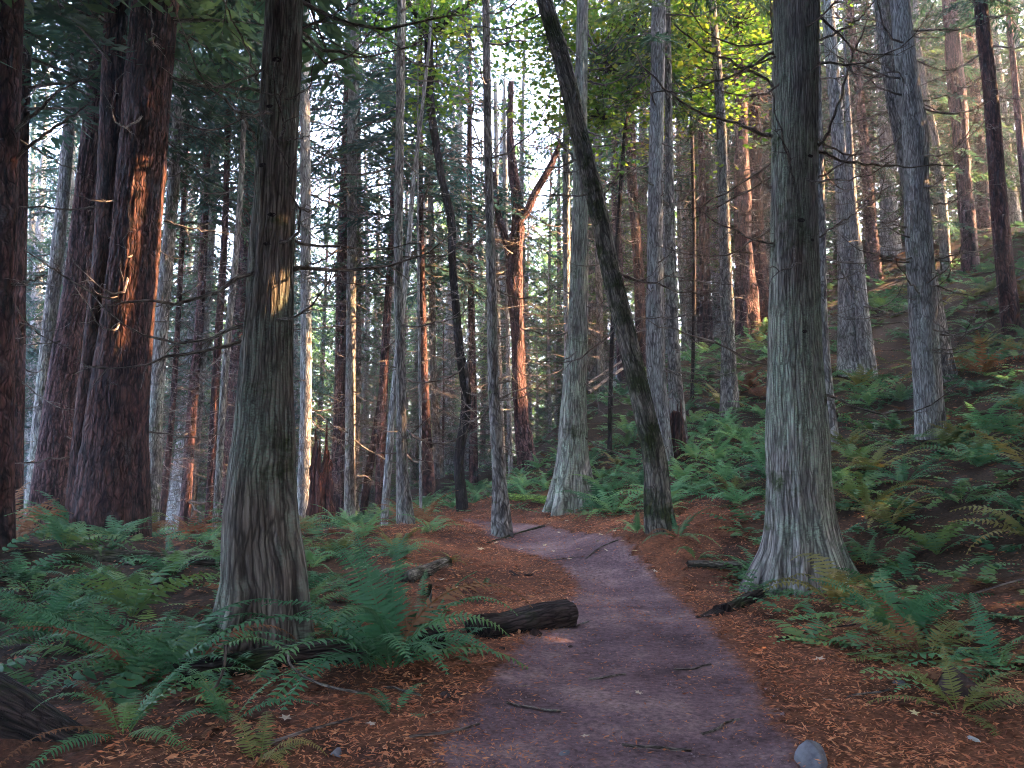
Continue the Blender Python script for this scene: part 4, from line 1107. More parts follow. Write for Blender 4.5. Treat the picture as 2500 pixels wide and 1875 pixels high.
mp = [o for o in bpy.data.objects if o.name.startswith("maple_tree")][0]
for (px, py, D, sp, ns, sd) in [(1060, 40, 18, (.8, .5, .5), 44, 1), (1050, 190, 18.2, (.35, .4, .7), 22, 2)]:
    p = at(px, py, D); maple_crown(700 + sd, ns, np.array(sp), mp, tuple(p - np.array(mp.location)), M['mapleleaf'], .15)
vm = [(1490, 1010, 19.5, [(1490, 1010, 12), (1500, 700, 11), (1520, 400, 10), (1540, 150, 8), (1560, -60, 6)], [(1470, 130, 1.3, .8, 1.3, 130), (1590, 90, 1.0, .9, 1.0, 80), (1480, 250, .9, .6, .5, 60), (1340, 90, .7, .6, .8, 40)], "thin stemmed maple with bright yellow green leaves high over the path bend"),
      (1680, 960, 21.5, [(1690, 950, 10), (1695, 700, 9), (1690, 350, 8), (1680, 60, 6)], [(1690, 90, 1.2, .8, .9, 90), (1800, 30, 1.2, .8, .6, 60), (1740, 190, .7, .6, .6, 30)], "thin stemmed maple with green leaves above the half dead trunk")]
for j, (px, py, D, pts, cr, lab) in enumerate(vm):
    rows = stem(pts, D, None); base = at(pts[0][0], pts[0][1], D); base[2] = g1(base[0], base[1])
    o = root("vine_maple", tuple(base), lab, "tree")
    rows[:, :3] -= base; rows[0, 2] = min(rows[0, 2], -.3)
    me, Q, s = trunk_mesh(rows, M['maple'], 10, .3, 60 + j); add("trunk", me, o)
    for q, (cx, cyy, sx, sy, sz, ns) in enumerate(cr):
        maple_crown(720 + 10 * j + q, ns, np.array((sx, sy, sz)), o, tuple(at(cx, cyy, D) - base), M['mapleleaf'], .15)

# ------------------------------------------------------------------ ferns
def frond_rows(g, npin=28, el0=1.15, el1=-.35, wid=.13):
    t = np.linspace(0, 1, 14)
    ang = el0 + (el1 - el0) * t ** 1.15
    dx = np.cos(ang); dz = np.sin(ang)
    x = np.concatenate([[0], np.cumsum((dx[1:] + dx[:-1]) / 2 / 13)]); z = np.concatenate([[0], np.cumsum((dz[1:] + dz[:-1]) / 2 / 13)])
    sw = g.uniform(-.18, .18)
    P = np.stack([x, sw * t ** 2, z], 1)
    return t, P


def add_frond(mb, g, Mx=None, npin=28, el0=1.15, el1=-.35, wid=.13, tint=.5, rach=True):
    t, P = frond_rows(g, npin, el0, el1, wid)
    Vs = []; Fs = []; nv = 0
    tw = g.uniform(-.35, .35)
    for i in range(npin):
        u = .10 + .90 * (i + .5) / npin
        p = np.array([np.interp(u, t, P[:, c]) for c in range(3)])
        q = np.array([np.interp(min(1, u + .03), t, P[:, c]) for c in range(3)])
        d = unit(q - p if u < .97 else P[-1] - P[-2])
        side0 = unit(np.cross(np.array([0, 0, 1.]), d)); nrm = np.cross(d, side0)
        side0 = side0 * math.cos(tw) + nrm * math.sin(tw)
        nrm = np.cross(d, side0)
        prof = min(1, (u - .02) / .22) * (1 - max(0, u - .30) / .72) ** .75
        l = wid * prof * g.uniform(.85, 1.1) + .006
        w = .95 / npin * .74 * (0.55 + .45 * prof)
        for sd in (-1, 1):
            if g.random() < .025: continue
            s = unit(side0 * sd + d * g.uniform(.12, .38) + nrm * g.uniform(-.32, .02))
            b = p
            m_ = p + s * l * .55 + nrm * l * .03
            e = p + s * l + d * l * .10 - nrm * l * g.uniform(.0, .2)
            Vs += [b - d * w * .5, b + d * w * .55, m_ + d * w * .5, m_ - d * w * .35, e]
            Fs += [(nv, nv + 1, nv + 2, nv + 3), (nv + 3, nv + 2, nv + 4)]
            nv += 5
    V = np.array(Vs)
    k0 = len(mb.V)
    mb.put(V, Fs, 0, None, tint)
    if rach: mb.tube(P, np.linspace(.007, .002, 14), 3, 0, False, min(1, tint + .25))
    if Mx is not None:
        for i in range(k0, len(mb.V)):
            mb.V[i] = mb.V[i] @ np.array(Mx.to_3x3()).T + np.array(Mx.translation)


FROND = {}
for mname in ('fern', 'fern_bright', 'fern_yellow', 'fern_dead'):
    L_ = []
    for i, (e0, e1) in enumerate([(1.25, .2), (1.1, -.35), (.85, -.6), (.6, -.8), (1.35, -.9)]):
        mb = MB(); g = np.random.default_rng(800 + i)
        add_frond(mb, g, None, 30, e0, e1, .125, .35 + .08 * i)
        L_.append(mb.mesh("frond", [M[mname]]))
    FROND[mname] = L_


def fern_mesh(seed, mat, nf, npin):
    mb = MB(); g = np.random.default_rng(seed)
    for i in range(nf):
        az = i * 2.4 + g.uniform(-.3, .3)
        Mx = Matrix.Rotation(az, 4, 'Z') @ Matrix.Scale(g.uniform(.65, 1.08), 4)
        add_frond(mb, g, Mx, npin, g.uniform(.6, 1.3), g.uniform(-.9, .1), .135, g.uniform(.15, .9))
    return mb.mesh("fern", [mat])


FERN = {k: [fern_mesh(820 + 10 * i + j, M[m], 11, 17) for j in range(3)] for i, (k, m) in enumerate([('g', 'fern'), ('b', 'fern_bright'), ('y', 'fern_yellow'), ('d', 'fern_dead')])}


def near_fern(p, size, nf, lab, mat='fern', seed=0, az=None, grp=None):
    g = np.random.default_rng(1000 + seed)
    o = root("sword_fern", (p[0], p[1], p[2] - .02), lab, "fern", grp)
    a0 = g.uniform(0, 6.28)
    for i in range(nf):
        a = a0 + i * 2.4 + g.uniform(-.35, .35) if az is None else az[i % len(az)] + g.uniform(-.2, .2)
        m = mat if g.random() > .06 else 'fern_dead'
        k = g.integers(0, 5)
        add("frond", FROND[m][k], o, (.02 * math.cos(a), .02 * math.sin(a), 0), (g.uniform(-.25, .25), g.uniform(-.1, .2), a), size * 1.12 * g.uniform(.7, 1.08))
    for i in range(1 + seed % 2):
        a = g.uniform(0, 6.28)
        add("frond", FROND['fern_dead'][3 if i % 2 else 2], o, (.03 * math.cos(a), .03 * math.sin(a), .02), (g.uniform(-.5, .5), g.uniform(.35, .6), a), size * g.uniform(.5, .85))
    return o


NF = [  # px, py, frond length, fronds, label, material
    (955, 1630, 1.3, 22, "big lush fern over the dark log in the left foreground", 'fern'),
    (1030, 1575, .92, 13, "upright fern at the right end of the dark foreground log", 'fern'),
    (365, 1670, 1.15, 18, "wide fern in the dark left foreground in front of the ridged cedar", 'fern'),
    (455, 1670, .95, 11, "fern with a tall frond crossing the foot of the ridged cedar", 'fern'),
    (960, 1745, .40, 6, "small fern with a hanging frond at the left path edge", 'fern'),
    (630, 1868, .45, 7, "fern at the bottom edge left of the path", 'fern_yellow'),
    (230, 1600, .9, 14, "bushy dark fern above the thick black log", 'fern'),
    (90, 1570, .9, 13, "dark fern at the left edge above the thick black log", 'fern'),
    (300, 1790, .7, 10, "shadowed fern hiding the end of the thick black log", 'fern'),
    (500, 1560, .6, 9, "fern left of the ridged cedar above the dark log", 'fern'),
    (560, 1760, .55, 8, "shadowed fern below the dark foreground log", 'fern'),
    (820, 1560, .75, 10, "fern right of the ridged cedar above the dark log", 'fern'),
    (725, 1500, .75, 11, "fern right beside the foot of the ridged cedar", 'fern'),
    (760, 1385, .70, 11, "pale fern behind the right side of the ridged cedar", 'fern_bright'),
    (870, 1470, .60, 9, "fern behind the big lush foreground fern", 'fern'),
    (885, 1315, .75, 11, "pale fern below the golden striped trunk", 'fern_bright'),
    (1050, 1300, .62, 10, "pale fern at the foot of the straight grey green tree", 'fern_bright'),
    (965, 1345, .6, 9, "yellow green fern on the bank left of the path", 'fern_yellow'),
    (180, 1500, .75, 11, "dark fern at the left edge below the firs", 'fern'),
    (300, 1440, .70, 10, "dark fern below the largest dark fir", 'fern'),
    (80, 1460, .70, 10, "dark fern in the left corner under the cut off fir", 'fern'),
    (420, 1375, .62, 9, "small fern beside the low log left of the ridged cedar", 'fern'),
    (250, 1360, .65, 9, "fern in front of the foot of the largest dark fir", 'fern'),
    (540, 1490, .55, 8, "fern pressed against the left foot of the ridged cedar", 'fern'),
    (500, 1330, .55, 8, "pale fern on the low log left of the ridged cedar", 'fern_bright'),
    (1100, 1600, .42, 5, "few low fronds at the end of the dark foreground log", 'fern'),
    (2185, 1560, .95, 14, "fern right of the flared roots of the large right cedar", 'fern'),
    (2260, 1610, .75, 11, "yellowing fern beside the black root mound at lower right", 'fern_yellow'),
    (2340, 1735, .60, 9, "drooping fern growing over the black root mound", 'fern_yellow'),
    (2440, 1640, .70, 9, "dark fern in the lower right corner", 'fern'),
    (1655, 1310, .62, 9, "arching fern at the right foot of the leaning mossy tree", 'fern'),
    (1555, 1300, .55, 9, "fern at the left foot of the leaning mossy tree", 'fern_bright'),
    (1700, 1365, .5, 7, "low fern on the bank right of the leaning mossy tree", 'fern'),
    (1500, 1170, .72, 12, "bright fern between the centre cedar and the leaning tree", 'fern_bright'),
    (1465, 1200, .62, 10, "pale green fern touching the centre cedar on its right", 'fern_bright'),
    (1335, 1195, .66, 11, "bright fern just left of the buttressed centre cedar", 'fern_bright'),
    (1285, 1215, .6, 10, "pale green fern beside the bright mossy log", 'fern_bright'),
    (1745, 1130, .8, 12, "bright fern below the orange edged slope tree", 'fern_bright'),
    (1820, 1110, .8, 12, "bright fern touching the large right cedar on its left", 'fern_bright'),
    (1790, 1200, .75, 11, "yellow green fern left of the large right cedar", 'fern_yellow'),
    (2120, 1250, .8, 11, "yellow fern right of the large right cedar", 'fern_yellow'),
    (2210, 1180, .8, 11, "fern below the pale kinked tree", 'fern'),
    (2350, 1230, .85, 11, "broad fern on the slope right of the pale kinked tree", 'fern'),
    (2120, 1380, .7, 9, "dark fern right of the large cedar roots", 'fern'),
    (1105, 1370, .4, 6, "tiny fern on the left bank of the path", 'fern_yellow'),
    (1180, 1430, .28, 5, "tiny fern on the litter above the path log", 'fern'),
]
used = []
for i, (px, py, sz, nf, lab, mt) in enumerate(NF):
    p = at_ground(px, py); used.append((p[0], p[1]))
    near_fern(p, sz, nf, lab, mt, i)

gF = np.random.default_rng(55)
trunkxy = np.array([[p[0], p[1]] for p in ctrl])
zonesF = [
    (34, lambda: (gF.uniform(1.7, 5.6), gF.uniform(12.3, 20)), 'lush', "", "bright ferns between the centre cedar and the slope trees"),
    (130, lambda: (gF.uniform(2.2, 19), 8.0 + 19 * gF.random() ** 1.4), 'hill', "leafy fern in the thick growth on the right slope", "ferns covering the right slope"),
    (46, lambda: (gF.uniform(-9, -1.2), gF.uniform(6.0, 17)), 'left', "low fern in the gloom among the left trunks", "ferns among the left trunks"),
    (50, lambda: (gF.uniform(-9, 3), gF.uniform(16.5, 25)), 'mid', "pale fern on the bank beyond the path bend", "ferns on the bank beyond the path bend"),
]
fern_n = 0
for cnt, pick, zone, lab, grp in zonesF:
    n = 0; tr = 0
    while n < cnt and tr < 6000:
        tr += 1
        x, y = pick()
        if path_dist(x, y)[0] < (.55 if zone not in ('hill', 'lush') else .9): continue
        if x > .75 * y + 2: continue
        if np.min(np.hypot(trunkxy[:, 0] - x, trunkxy[:, 1] - y)) < .35: continue
        if any((x - a) ** 2 + (y - b) ** 2 < .30 for a, b in used): continue
        if zone == 'hill':
            px = 1250 + 1850 * x / y
            if gF.random() < .0: continue
            kinds = ['g'] * 5 + ['b'] * (4 if x < .42 * y else 1) + ['y'] * 3 + ['d'] * 1
        elif zone == 'lush': kinds = ['b'] * 5 + ['g']
        elif zone == 'mid': kinds = ['b'] * 4 + ['g'] * 2 + ['y']
        else: kinds = ['g'] * 5 + ['d'] * 1 + ['y']
        used.append((x, y)); n += 1
        k = kinds[gF.integers(0, len(kinds))]
        s = gF.uniform(.75, 1.2) if zone in ('hill', 'lush', 'left') else gF.uniform(.6, 1.0)
        o = add("sword_fern", FERN[k][gF.integers(0, 3)], None, (x, y, g1(x, y) - .03), (gF.uniform(-.2, .2), gF.uniform(-.25, .1), gF.uniform(0, 6.28)), s)
        tag(o, "%s fern %s" % (HUE[k], beside(x, y)), "fern", grp)

# ground cover that nobody could count: low fern tips, withered fronds, sprigs
def ground_cover():
    g = np.random.default_rng(91)
    for nm, mk, cnt, lab in (("pale_fern_growth", 'fern_bright', 1050, "tangle of small pale green and yellowing fern tips on the slope"), ("fern_growth", 'fern', 1650, "tangle of small green fern tips covering the slope"), ("withered_growth", 'fern_dead', 560, "tangle of withered brown fronds between the ferns")):
        mb = MB(); n = 0; tr = 0
        base = []
        for q in range(4):
            b = MB(); add_frond(b, g, None, 9, g.uniform(.5, 1.1), g.uniform(-.8, 0), .16, .5, False); base.append((np.concatenate(b.V), b.F))
        X = g.uniform(-10, 26, 12000); Y = 5 + 31 * g.random(12000)
        pd = path_dist(X, Y); Z = gz(X, Y)
        for x, y, z, d in zip(X, Y, Z, pd):
            if n >= cnt: break
            if d < .7 or x > .8 * y + 2 or x < -.75 * y - 2: continue
            if mk != 'fern_dead' and ((-1.6 < x < 2.6 and y < 14) or (x < 0 and g.random() < .55)): continue
            n += 1
            for j in range(5):
                V, F = base[g.integers(0, 4)]
                a = g.uniform(0, 6.28); s = g.uniform(.3, .7)
                Rm = np.array([[math.cos(a), -math.sin(a), 0], [math.sin(a), math.cos(a), 0], [0, 0, 1 if mk == 'fern' else .45]])
                mb.put((V * s) @ Rm.T + [x + g.normal(0, .12), y + g.normal(0, .12), z - .02], F, 0, None, g.random())
        tag(add(nm, mb.mesh(nm, [M[mk]])), lab, "undergrowth", None, "stuff")


ground_cover()

# ------------------------------------------------------------------ litter
def litter():
    g = np.random.default_rng(64)
    n0 = 950000
    X = g.uniform(-9, 11, n0); Y = 2.2 + 20 * g.random(n0) ** 1.9
    pd = path_dist(X, Y)
    pn = fbm(X * .9, Y * .9, 4, 12) * 2 + .5
    edge = pd + .75 * (fbm(X * 1.7 + 5, Y * 1.7, 5, 15)) * 2
    dens = np.where(edge < 0, .17 + .65 * np.clip(pn - .48, 0, 1) + .85 * np.exp(np.minimum(edge, 0) / .13), np.where(edge < 2.0, .95, .22))
    dens = dens * np.where(edge > .1, np.clip(.35 + pn, .25, 1), 1)
    dens *= np.where((X < -2.2) & (Y < 12), .6, 1) * (np.abs(X) < .78 * Y + 1.5)
    keep = g.random(n0) < dens * .5
    X, Y, pd = X[keep], Y[keep], pd[keep]; n = len(X)
    Z = gz(X, Y) + np.where(pd < 0, .014, .006) + g.random(n) ** 2 * .022
    a = g.random(n) * 2 * PI
    d = unit(np.stack([np.cos(a), np.sin(a), g.normal(0, .22, n)], 1))
    nn = unit(g.normal(0, .38, (n, 3)) + [0, 0, 1])
    L = g.uniform(.014, .050, n) * (1 + .04 * Y); W = L * g.uniform(.10, .32, n)
    onp = pd < -.12
    L[onp] *= g.uniform(.35, 1.0, onp.sum()); W[onp] *= .75
    big = g.random(n) < .035
    L[big] *= 1.5; W[big] *= 1.9
    V = rhombi(np.stack([X, Y, Z], 1), d, nn, L, W)
    tint = np.clip(g.normal(.45, .25, n) + .5 * (fbm(X * 1.7, Y * 1.7, 3, 21)), 0, 1)
    o = add("leaf_litter", mk_mesh("leaf_litter", V, np.arange(4 * n).reshape(-1, 4), [M['litter']], False, np.repeat(tint, 4)))
    tag(o, "reddish brown needles and leaf scraps along both sides of the path", "leaf litter", None, "stuff")
    return n


NL = litter()


def leaf_mesh(seed):
    g = np.random.default_rng(seed)
    k = 15
    a = np.linspace(-2.6, 2.6, k)
    rad = np.where(np.arange(k) % 3 == 1, 1.0, .55) * (1 - .12 * np.abs(a)) * g.uniform(.85, 1.1, k)
    V = [(0, 0, 0)] + [(r_ * math.cos(t), r_ * math.sin(t), .18 * r_ * r_ * g.uniform(-.3, 1)) for r_, t in zip(rad, a)] + [(-.9, .05, .1), (-.88, -.02, .1)]
    F = [(0, i, i + 1) for i in range(1, k)] + [(0, k + 1, k + 2)]
    return mk_mesh("fallen_leaf", np.array(V), F, [M['paleleaf']], False, np.full(len(V), g.random()))


LEAF = [leaf_mesh(i) for i in range(4)]
for i, (px, py) in enumerate([(1990, 1553), (1880, 1510), (2020, 1722), (2280, 1755), (2230, 1752), (2090, 1450), (2100, 1475), (2140, 1565), (1060, 1758), (1280, 1690), (1200, 1455), (1560, 1702), (1415, 1440), (1330, 1335), (1410, 1345), (1310, 1330), (1390, 1370), (1460, 1325), (1430, 1815), (1150, 1380), (1545, 1400), (2410, 1450), (2000, 1620), (905, 1780), (700, 1770), (840, 1560), (530, 1395), (490, 1360), (1500, 1300), (1365, 1305), (1420, 1262), (1450, 1250), (1385, 1275), (1480, 1272), (1340, 1282), (1300, 1300), (1440, 1290), (1465, 1310), (1400, 1320), (1520, 1325), (1350, 1350), (1480, 1350), (1270, 1345), (1210, 1330), (1175, 1345), (1550, 1350), (1600, 1400), (1640, 1380), (1120, 1440), (1080, 1420)]):
    p = at_ground(px, py); gl = np.random.default_rng(i)
    tag(add("fallen_leaf", LEAF[i % 4], None, (p[0], p[1], g1(p[0], p[1]) + .03), (gl.uniform(-.35, .35), gl.uniform(-.35, .35), gl.uniform(0, 6.28)), gl.uniform(.035, .06) * (1 + .03 * p[1])),
        "pale fallen maple leaf lying on the ground along the path", "leaf", "pale fallen leaves along the path")

# ------------------------------------------------------------------ logs, stumps, stones, sticks
def log(name, p0, p1, r0, r1, mat, lab, seed, lift=0.0, rugged=0, k=28, cut=True, bend=0., cat='log'):
    p0 = np.array(p0, float); p1 = np.array(p1, float)
    o = root(name, tuple(p0), lab, cat)
    t = np.linspace(0, 1, 7)[:, None]
    P = (p1 - p0)[None] * t
    P[:, 2] += bend * np.sin(t[:, 0] * PI)
    rr = r0 + (r1 - r0) * t[:, 0]
    rr = rr * (1 + .06 * np.sin(t[:, 0] * 9 + seed))
    rows = np.c_[P, rr]
    me, Q, s = trunk_mesh(rows, M[mat], k, .07, seed, 0, 5, .008, 0, rugged, .12 if cut else 0)
    add("trunk", me, o)
    # broken end face at the start
    kk = k; ring = [v.co.copy() for v in me.vertices[:kk]]
    c = sum(ring, Vector()) / kk
    ax = Vector(tuple(unit(p1 - p0)))
    V = [tuple(v) for v in ring] + [tuple(c + (v - c) * .5 + ax * .03 * rnd.uniform(-1, 1)) for v in ring] + [tuple(c)]
    F = [(i, kk + i, kk + (i + 1) % kk, (i + 1) % kk) for i in range(kk)] + [(kk + i, 2 * kk, kk + (i + 1) % kk) for i in range(kk)]
    add("end_face", mk_mesh("end_face", np.array(V), F, [M['rot' if rugged else 'darkwood']], False, None, np.array(V)), o)
    return o


def gp(px, py, up=0.0):
    p = at_ground(px, py); p[2] = g1(p[0], p[1]) + up; return p


log("fallen_log", gp(1075, 1590, .08), gp(410, 1680, .07), .13, .12, 'darkwood', "damp dark log lying under the big fern in the left foreground", 3)
log("fallen_log", gp(230, 1800, -.16), gp(-300, 1735, .22), .16, .30, 'darkwood', "thick black log in the lower left corner", 4)
log("fallen_log", gp(1386, 1526, .10), gp(1150, 1562, .02), .165, .17, 'darkwood', "short broken log jutting into the path from the left", 5, rugged=1)
log("fallen_log", gp(1222, 1222, .10), gp(1352, 1232, .08), .075, .085, 'mosslog', "bright green mossy log left of the buttressed cedar", 6)
log("fallen_log", gp(548, 1375, .05), gp(130, 1375, .05), .085, .10, 'mossy', "low mossy log running left from the ridged cedar", 7)
log("fallen_log", gp(1090, 1385, .05), gp(985, 1425, .02), .09, .10, 'mossy', "short mossy log on the bank left of the path", 8)
log("fallen_pole", at(1438, 958, 20.5), at(1525, 896, 22.5), .05, .04, 'deadwood', "lower pale fallen pole on the slope behind the leaning tree", 9, k=10)
log("fallen_pole", at(1436, 936, 21.0), at(1521, 880, 23), .04, .035, 'deadwood', "upper pale fallen pole on the slope behind the leaning tree", 10, k=10)
log("root_log", gp(1855, 1462, .05), gp(1755, 1500, -.02), .07, .09, 'darkwood', "dark mossy root lump left of the large right cedar", 11, rugged=1)
log("root_log", gp(1760, 1500, .0), gp(1690, 1515, -.04), .06, .05, 'darkwood', "smaller dark root at the path edge left of the large right cedar", 12, rugged=1)
log("root_log", gp(1680, 1385, .03), gp(1840, 1395, .05), .05, .06, 'mossy', "thin mossy root running to the large right cedar", 13)


def stump(name, px, py, D, w, h, mat, lab, seed, rough=1):
    p = at(px, py, D) if D else gp(px, py)
    D = p[1]
    p[2] = g1(p[0], p[1])
    r = span(w, px, py, D) * .5
    o = root(name, tuple(p), lab, 'stump')
    z = np.array([-.3, 0, .25 * h, .6 * h, h])
    rows = np.c_[.03 * np.sin(z * 3 + seed), .03 * np.cos(z * 2), z, r * (np.array([1.35, 1.2, 1.0, .95, .85]) if h > .9 else np.array([1.6, 1.4, 1.2, 1.0, .75]))]
    me, _, _ = trunk_mesh(rows, M[mat], 60, .05, seed, .15, 6, .02, 0, rough, h * (.35 if h > .9 else .75))
    add("trunk", me, o)
    for i in range(3 if h > .9 else 0):
        a = i * 1.7 + seed
        q = np.array([[r * .6 * math.cos(a), r * .6 * math.sin(a), h * .4, r * .28], [r * .6 * math.cos(a), r * .6 * math.sin(a), h * .75, r * .2], [r * .65 * math.cos(a), r * .65 * math.sin(a), h * (1.0 + .12 * i), .01]])
        add("splinter", trunk_mesh(q, M[mat], 8, .1, seed + i)[0], o)


stump("rotten_stump", 781, 1300, 19.0, 56, 2.2, 'rot', "tall rotten red stump beside the pale sunlit trunk", 21)
stump("rotten_stump", 1652, 1150, 17.0, 50, 1.1, 'rot', "crumbling red stump at the foot of the half dead trunk", 22)
stump("rotten_stump", 1044, 1520, 0, 30, .36, 'mossy', "narrow dark stub behind the big fern by the path", 24)


def stone(px, py, size, mat, lab, seed, sq=(1, .7, .6), name="stone"):
    g = np.random.default_rng(seed)
    import bmesh
    bm = bmesh.new(); bmesh.ops.create_icosphere(bm, subdivisions=3, radius=1)
    pl = [unit(g.normal(0, 1, 3)) for _ in range(7)]
    for v in bm.verts:
        c = np.array(v.co)
        for n_ in pl:
            d = c @ n_ - .40
            if d > 0: c = c - n_ * d * .98
        c *= 1 + .05 * (vnoise(c[0] * 3 + seed, c[1] * 3 + c[2] * 2) - .5)
        v.co = Vector(c * np.array(sq) * size)
    me = bpy.data.meshes.new(name); bm.to_mesh(me); bm.free()
    me.materials.append(M[mat])
    p = at_ground(px, py)
    o = add(name, me, None, (p[0], p[1], g1(p[0], p[1]) + size * sq[2] * .12), (g.uniform(-.2, .2), g.uniform(-.2, .2), g.uniform(0, 6)))
    tag(o, lab, "stone")


stone(1995, 1862, .125, 'stone', "angular blue grey stone at the bottom edge right of the path", 31, (1, .8, .8))
stone(2372, 1812, .055, 'palestone', "small flat pale stone in the lower right litter", 32, (1, .6, .3))
stone(2195, 1672, .05, 'stone', "small grey stone in the litter below the right fern", 33)
stone(1610, 1795, .07, 'stone', "flat grey stone half buried in the path", 34, (1, .7, .3))
stone(822, 1848, .07, 'stone', "rounded stone at the bottom left of the path", 35, (1, .7, .5))
stone(1312, 1556, .075, 'clod', "black lump in the litter below the path log", 36, (1, .8, .9))
stone(1088, 1705, .07, 'clod', "black lump at the left path edge below the fern", 37)
stone(1225, 1590, .06, 'clod', "dark lump with a fern tip below the path log", 38)
stone(1255, 1405, .10, 'clod', "left one of two dark lumps in the path bend", 39, (1.2, .7, .5))
stone(1292, 1406, .08, 'clod', "right one of two dark lumps in the path bend", 40, (1.2, .7, .45))
stone(1395, 1585, .05, 'clod', "small dark clod at the path edge right of the log", 41)
stone(2350, 1700, .26, 'clod', "black root mound under the ferns in the lower right", 44, (1.2, .9, .75), "root_mound")
stone(1282, 1630, .03, 'palestone', "small pale pebble on the left half of the path", 42)
stone(1725, 1775, .03, 'palestone', "small pale pebble on the right half of the path", 43)


def stick(pts, r, mat, lab, seed):
    P = np.array([np.append(gp(px, py)[:2], 0) for px, py, up in pts])
    for i, (px, py, up) in enumerate(pts): P[i, 2] = g1(P[i, 0], P[i, 1]) + up
    rows = np.c_[P, np.linspace(r, r * .45, len(P))]
    base = rows[0, :3].copy(); rows[:, :3] -= base
    tag(add("fallen_stick", trunk_mesh(rows, M[mat], 10, .05, seed)[0], None, tuple(base)), lab, "stick")


def stick3(pts, D, r, mat, lab, seed):
    P = np.array([at(px, py, D + dd) for px, py, dd in pts])
    rows = np.c_[P, np.linspace(r, r * .5, len(P))]
    base = rows[0, :3].copy(); rows[:, :3] -= base
    tag(add("fallen_stick", trunk_mesh(rows, M[mat], 10, .04, seed)[0], None, tuple(base)), lab, "stick")


stick3([(550, 1575, 0), (548, 1625, -.05), (528, 1675, -.1), (500, 1705, -.15), (466, 1725, -.2)], 5.1, .011, 'deadwood', "pale curved broken stick leaning on the dark foreground log", 51)
stick3([(702, 1590, 0), (708, 1620, -.1), (740, 1650, -.2), (790, 1672, -.3), (900, 1695, -.35)], 5.2, .007, 'twig', "thin bent stick in front of the dark foreground log", 52)
stick([(1900, 1570, .02), (1980, 1550, .03), (2090, 1535, .03)], .012, 'darkwood', "thin dark stick in the litter right of the path", 53)
stick([(640, 1845, .03), (760, 1800, .03), (860, 1770, .03)], .009, 'deadwood', "thin pale twig at the bottom left of the path", 54)
stick([(1000, 1815, .03), (1100, 1800, .03), (1170, 1780, .02)], .007, 'deadwood', "thin straight twig crossing the left path edge", 55)
stick([(1430, 1370, .02), (1470, 1340, .03), (1510, 1325, .03)], 0.012, 'mossy', "dark curved root at the right edge of the path bend", 56)
stick([(2330, 1480, .04), (2420, 1450, .05), (2500, 1430, .06)], .012, 'deadwood', "pale thin branch on the dark right bank", 57)
stick([(130, 1335, .15), (230, 1350, .10), (330, 1362, .06)], .014, 'deadwood', "pale fallen branch on the low log at left", 58)
stick([(1330, 1290, .05), (1260, 1310, .05), (1190, 1330, .03)], .02, 'mossy', "dark mossy branch lying below the bright mossy log", 59)

gk = np.random.default_rng(123)
for i, (px, py, lab) in enumerate([(1330, 1590, "small grey stone near the end of the path log"), (1500, 1480, "grey stone in the middle of the path beside the log"), (1180, 1760, "small stone in the left lower part of the path"), (1840, 1700, "small stone at the right lower path edge"),
                                   (1440, 1420, "flat stone in the narrow part of the path"), (1660, 1560, "small stone right of the path middle"), (1380, 1850, "small stone at the bottom edge of the path"), (1560, 1620, "tiny pale stone in the centre of the path")]):
    stone(px, py, gk.uniform(.025, .05), 'stone', lab, 300 + i, (1, .75, .45))
for i, (px, py, a, l, lab) in enumerate([(1480, 1660, .5, .30, "thin twig lying in the middle of the path"), (1300, 1740, -.4, .35, "thin twig on the left half of the path"), (1690, 1640, .2, .30, "thin twig on the right half of the path"), (1600, 1840, -.2, .38, "thin twig at the bottom of the path"),
                                         (1420, 1530, .9, .28, "thin twig beside the end of the path log"), (1760, 1790, .7, .36, "bent twig at the lower right of the path"), (1370, 1370, .3, .4, "thin twig across the far path bend"), (2120, 1700, .4, .4, "thin twig in the litter below the right fern"), (980, 1700, -.6, .35, "thin twig in the litter below the big fern")]):
    p = gp(px, py, .022)
    t = np.linspace(-.5, .5, 5)
    q = np.array([[p[0] + l * k * math.cos(a) + gk.normal(0, .012), p[1] + l * k * math.sin(a) + gk.normal(0, .012), 0] for k in t])
    q[:, 2] = [g1(x_, y_) + .024 for x_, y_, _ in q]
    rows = np.c_[q, np.linspace(.007, .003, 5)]; b0 = rows[0, :3].copy(); rows[:, :3] -= b0
    tag(add("fallen_twig", trunk_mesh(rows, M['twig'], 6, .05, 80 + i)[0], None, tuple(b0)), lab, "twig")

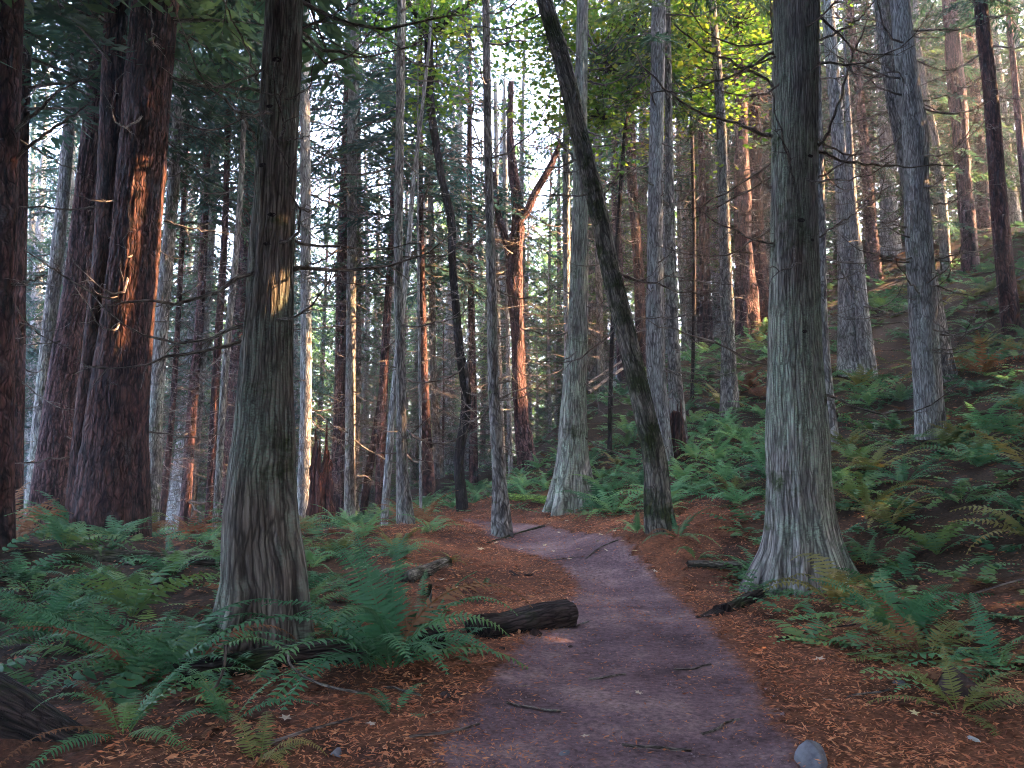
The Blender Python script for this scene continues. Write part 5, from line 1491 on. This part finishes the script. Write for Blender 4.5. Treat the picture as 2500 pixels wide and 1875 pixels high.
# pebbles and crumbs on the path
def pebbles():
    g = np.random.default_rng(71)
    n0 = 5200
    X = g.uniform(-3, 4, n0); Y = 2.4 + 15 * g.random(n0) ** 1.5
    k = path_dist(X, Y) < -.02; X, Y = X[k], Y[k]; n = len(X)
    Z = gz(X, Y) + .012
    r = g.uniform(.003, .011, n) * np.where(g.random(n) < .05, 2, 1)
    oc = np.array([(1, 0, 0), (0, 1, 0), (-1, 0, 0), (0, -1, 0), (0, 0, .7), (0, 0, -.7)])
    fa = np.array([(0, 1, 4), (1, 2, 4), (2, 3, 4), (3, 0, 4), (1, 0, 5), (2, 1, 5), (3, 2, 5), (0, 3, 5)])
    V = (np.stack([X, Y, Z], 1)[:, None] + oc[None] * r[:, None, None] * g.uniform(.6, 1.3, (n, 6, 1))).reshape(-1, 3)
    F = (fa[None] + (np.arange(n) * 6)[:, None, None]).reshape(-1, 3)
    o = add("path_gravel", mk_mesh("path_gravel", V, F, [plain('soil_crumb', (.10, .07, .085), (.26, .20, .21), 3.)], True))
    tag(o, "fine crumbs and grit scattered over the trodden path", "gravel", None, "stuff")


pebbles()

# ------------------------------------------------------------------ haze
def haze():
    V = np.array([(x, y, z) for z in (-14, 46) for y in (-32, 225) for x in (-145, 145)], float)
    F = [(0, 2, 3, 1), (4, 5, 7, 6), (0, 1, 5, 4), (2, 6, 7, 3), (0, 4, 6, 2), (1, 3, 7, 5)]
    m = bpy.data.materials.new("haze"); m.use_nodes = True
    nt = m.node_tree
    nt.nodes.remove(nt.nodes["Principled BSDF"])
    v = nt.nodes.new("ShaderNodeVolumePrincipled")
    v.inputs["Color"].default_value = (.88, .90, 1.0, 1)
    v.inputs["Density"].default_value = .0019
    v.inputs["Anisotropy"].default_value = .2
    nt.links.new(v.outputs[0], nt.nodes["Material Output"].inputs["Volume"])
    o = add("haze", mk_mesh("haze", V, F, [m]))
    o["kind"] = "stuff"


# things of one kind at one place: told apart by how near they stand
RANK = {2: ["nearer", "farther"], 3: ["nearest", "middle", "farthest"], 4: ["nearest", "second-nearest", "third-nearest", "farthest"], 5: ["nearest", "second-nearest", "third-nearest", "fourth-nearest", "farthest"]}
same = {}
for o in COL.objects:
    if o.parent is None and o.get("label") and o.name.split(".")[0] in ("conifer_tree", "young_conifer", "sword_fern"):
        same.setdefault(o["label"], []).append(o)
for lab, os_ in same.items():
    if len(os_) > 1:
        os_.sort(key=lambda o: o.location.y)
        names = RANK.get(len(os_)) or (["nearest"] + ["number-%d-from-the-front" % (i + 2) for i in range(len(os_) - 2)] + ["farthest"])
        for o, w in zip(os_, names):
            o["label"] = w + " " + lab

HAZE = True
if HAZE: haze()

if __name__ == "__main__":
    tris = sum(len(m.loops) - 2 * len(m.polygons) for m in bpy.data.meshes)
    print("TRIS", tris, "OBJECTS", len(bpy.data.objects), "LITTER", NL)
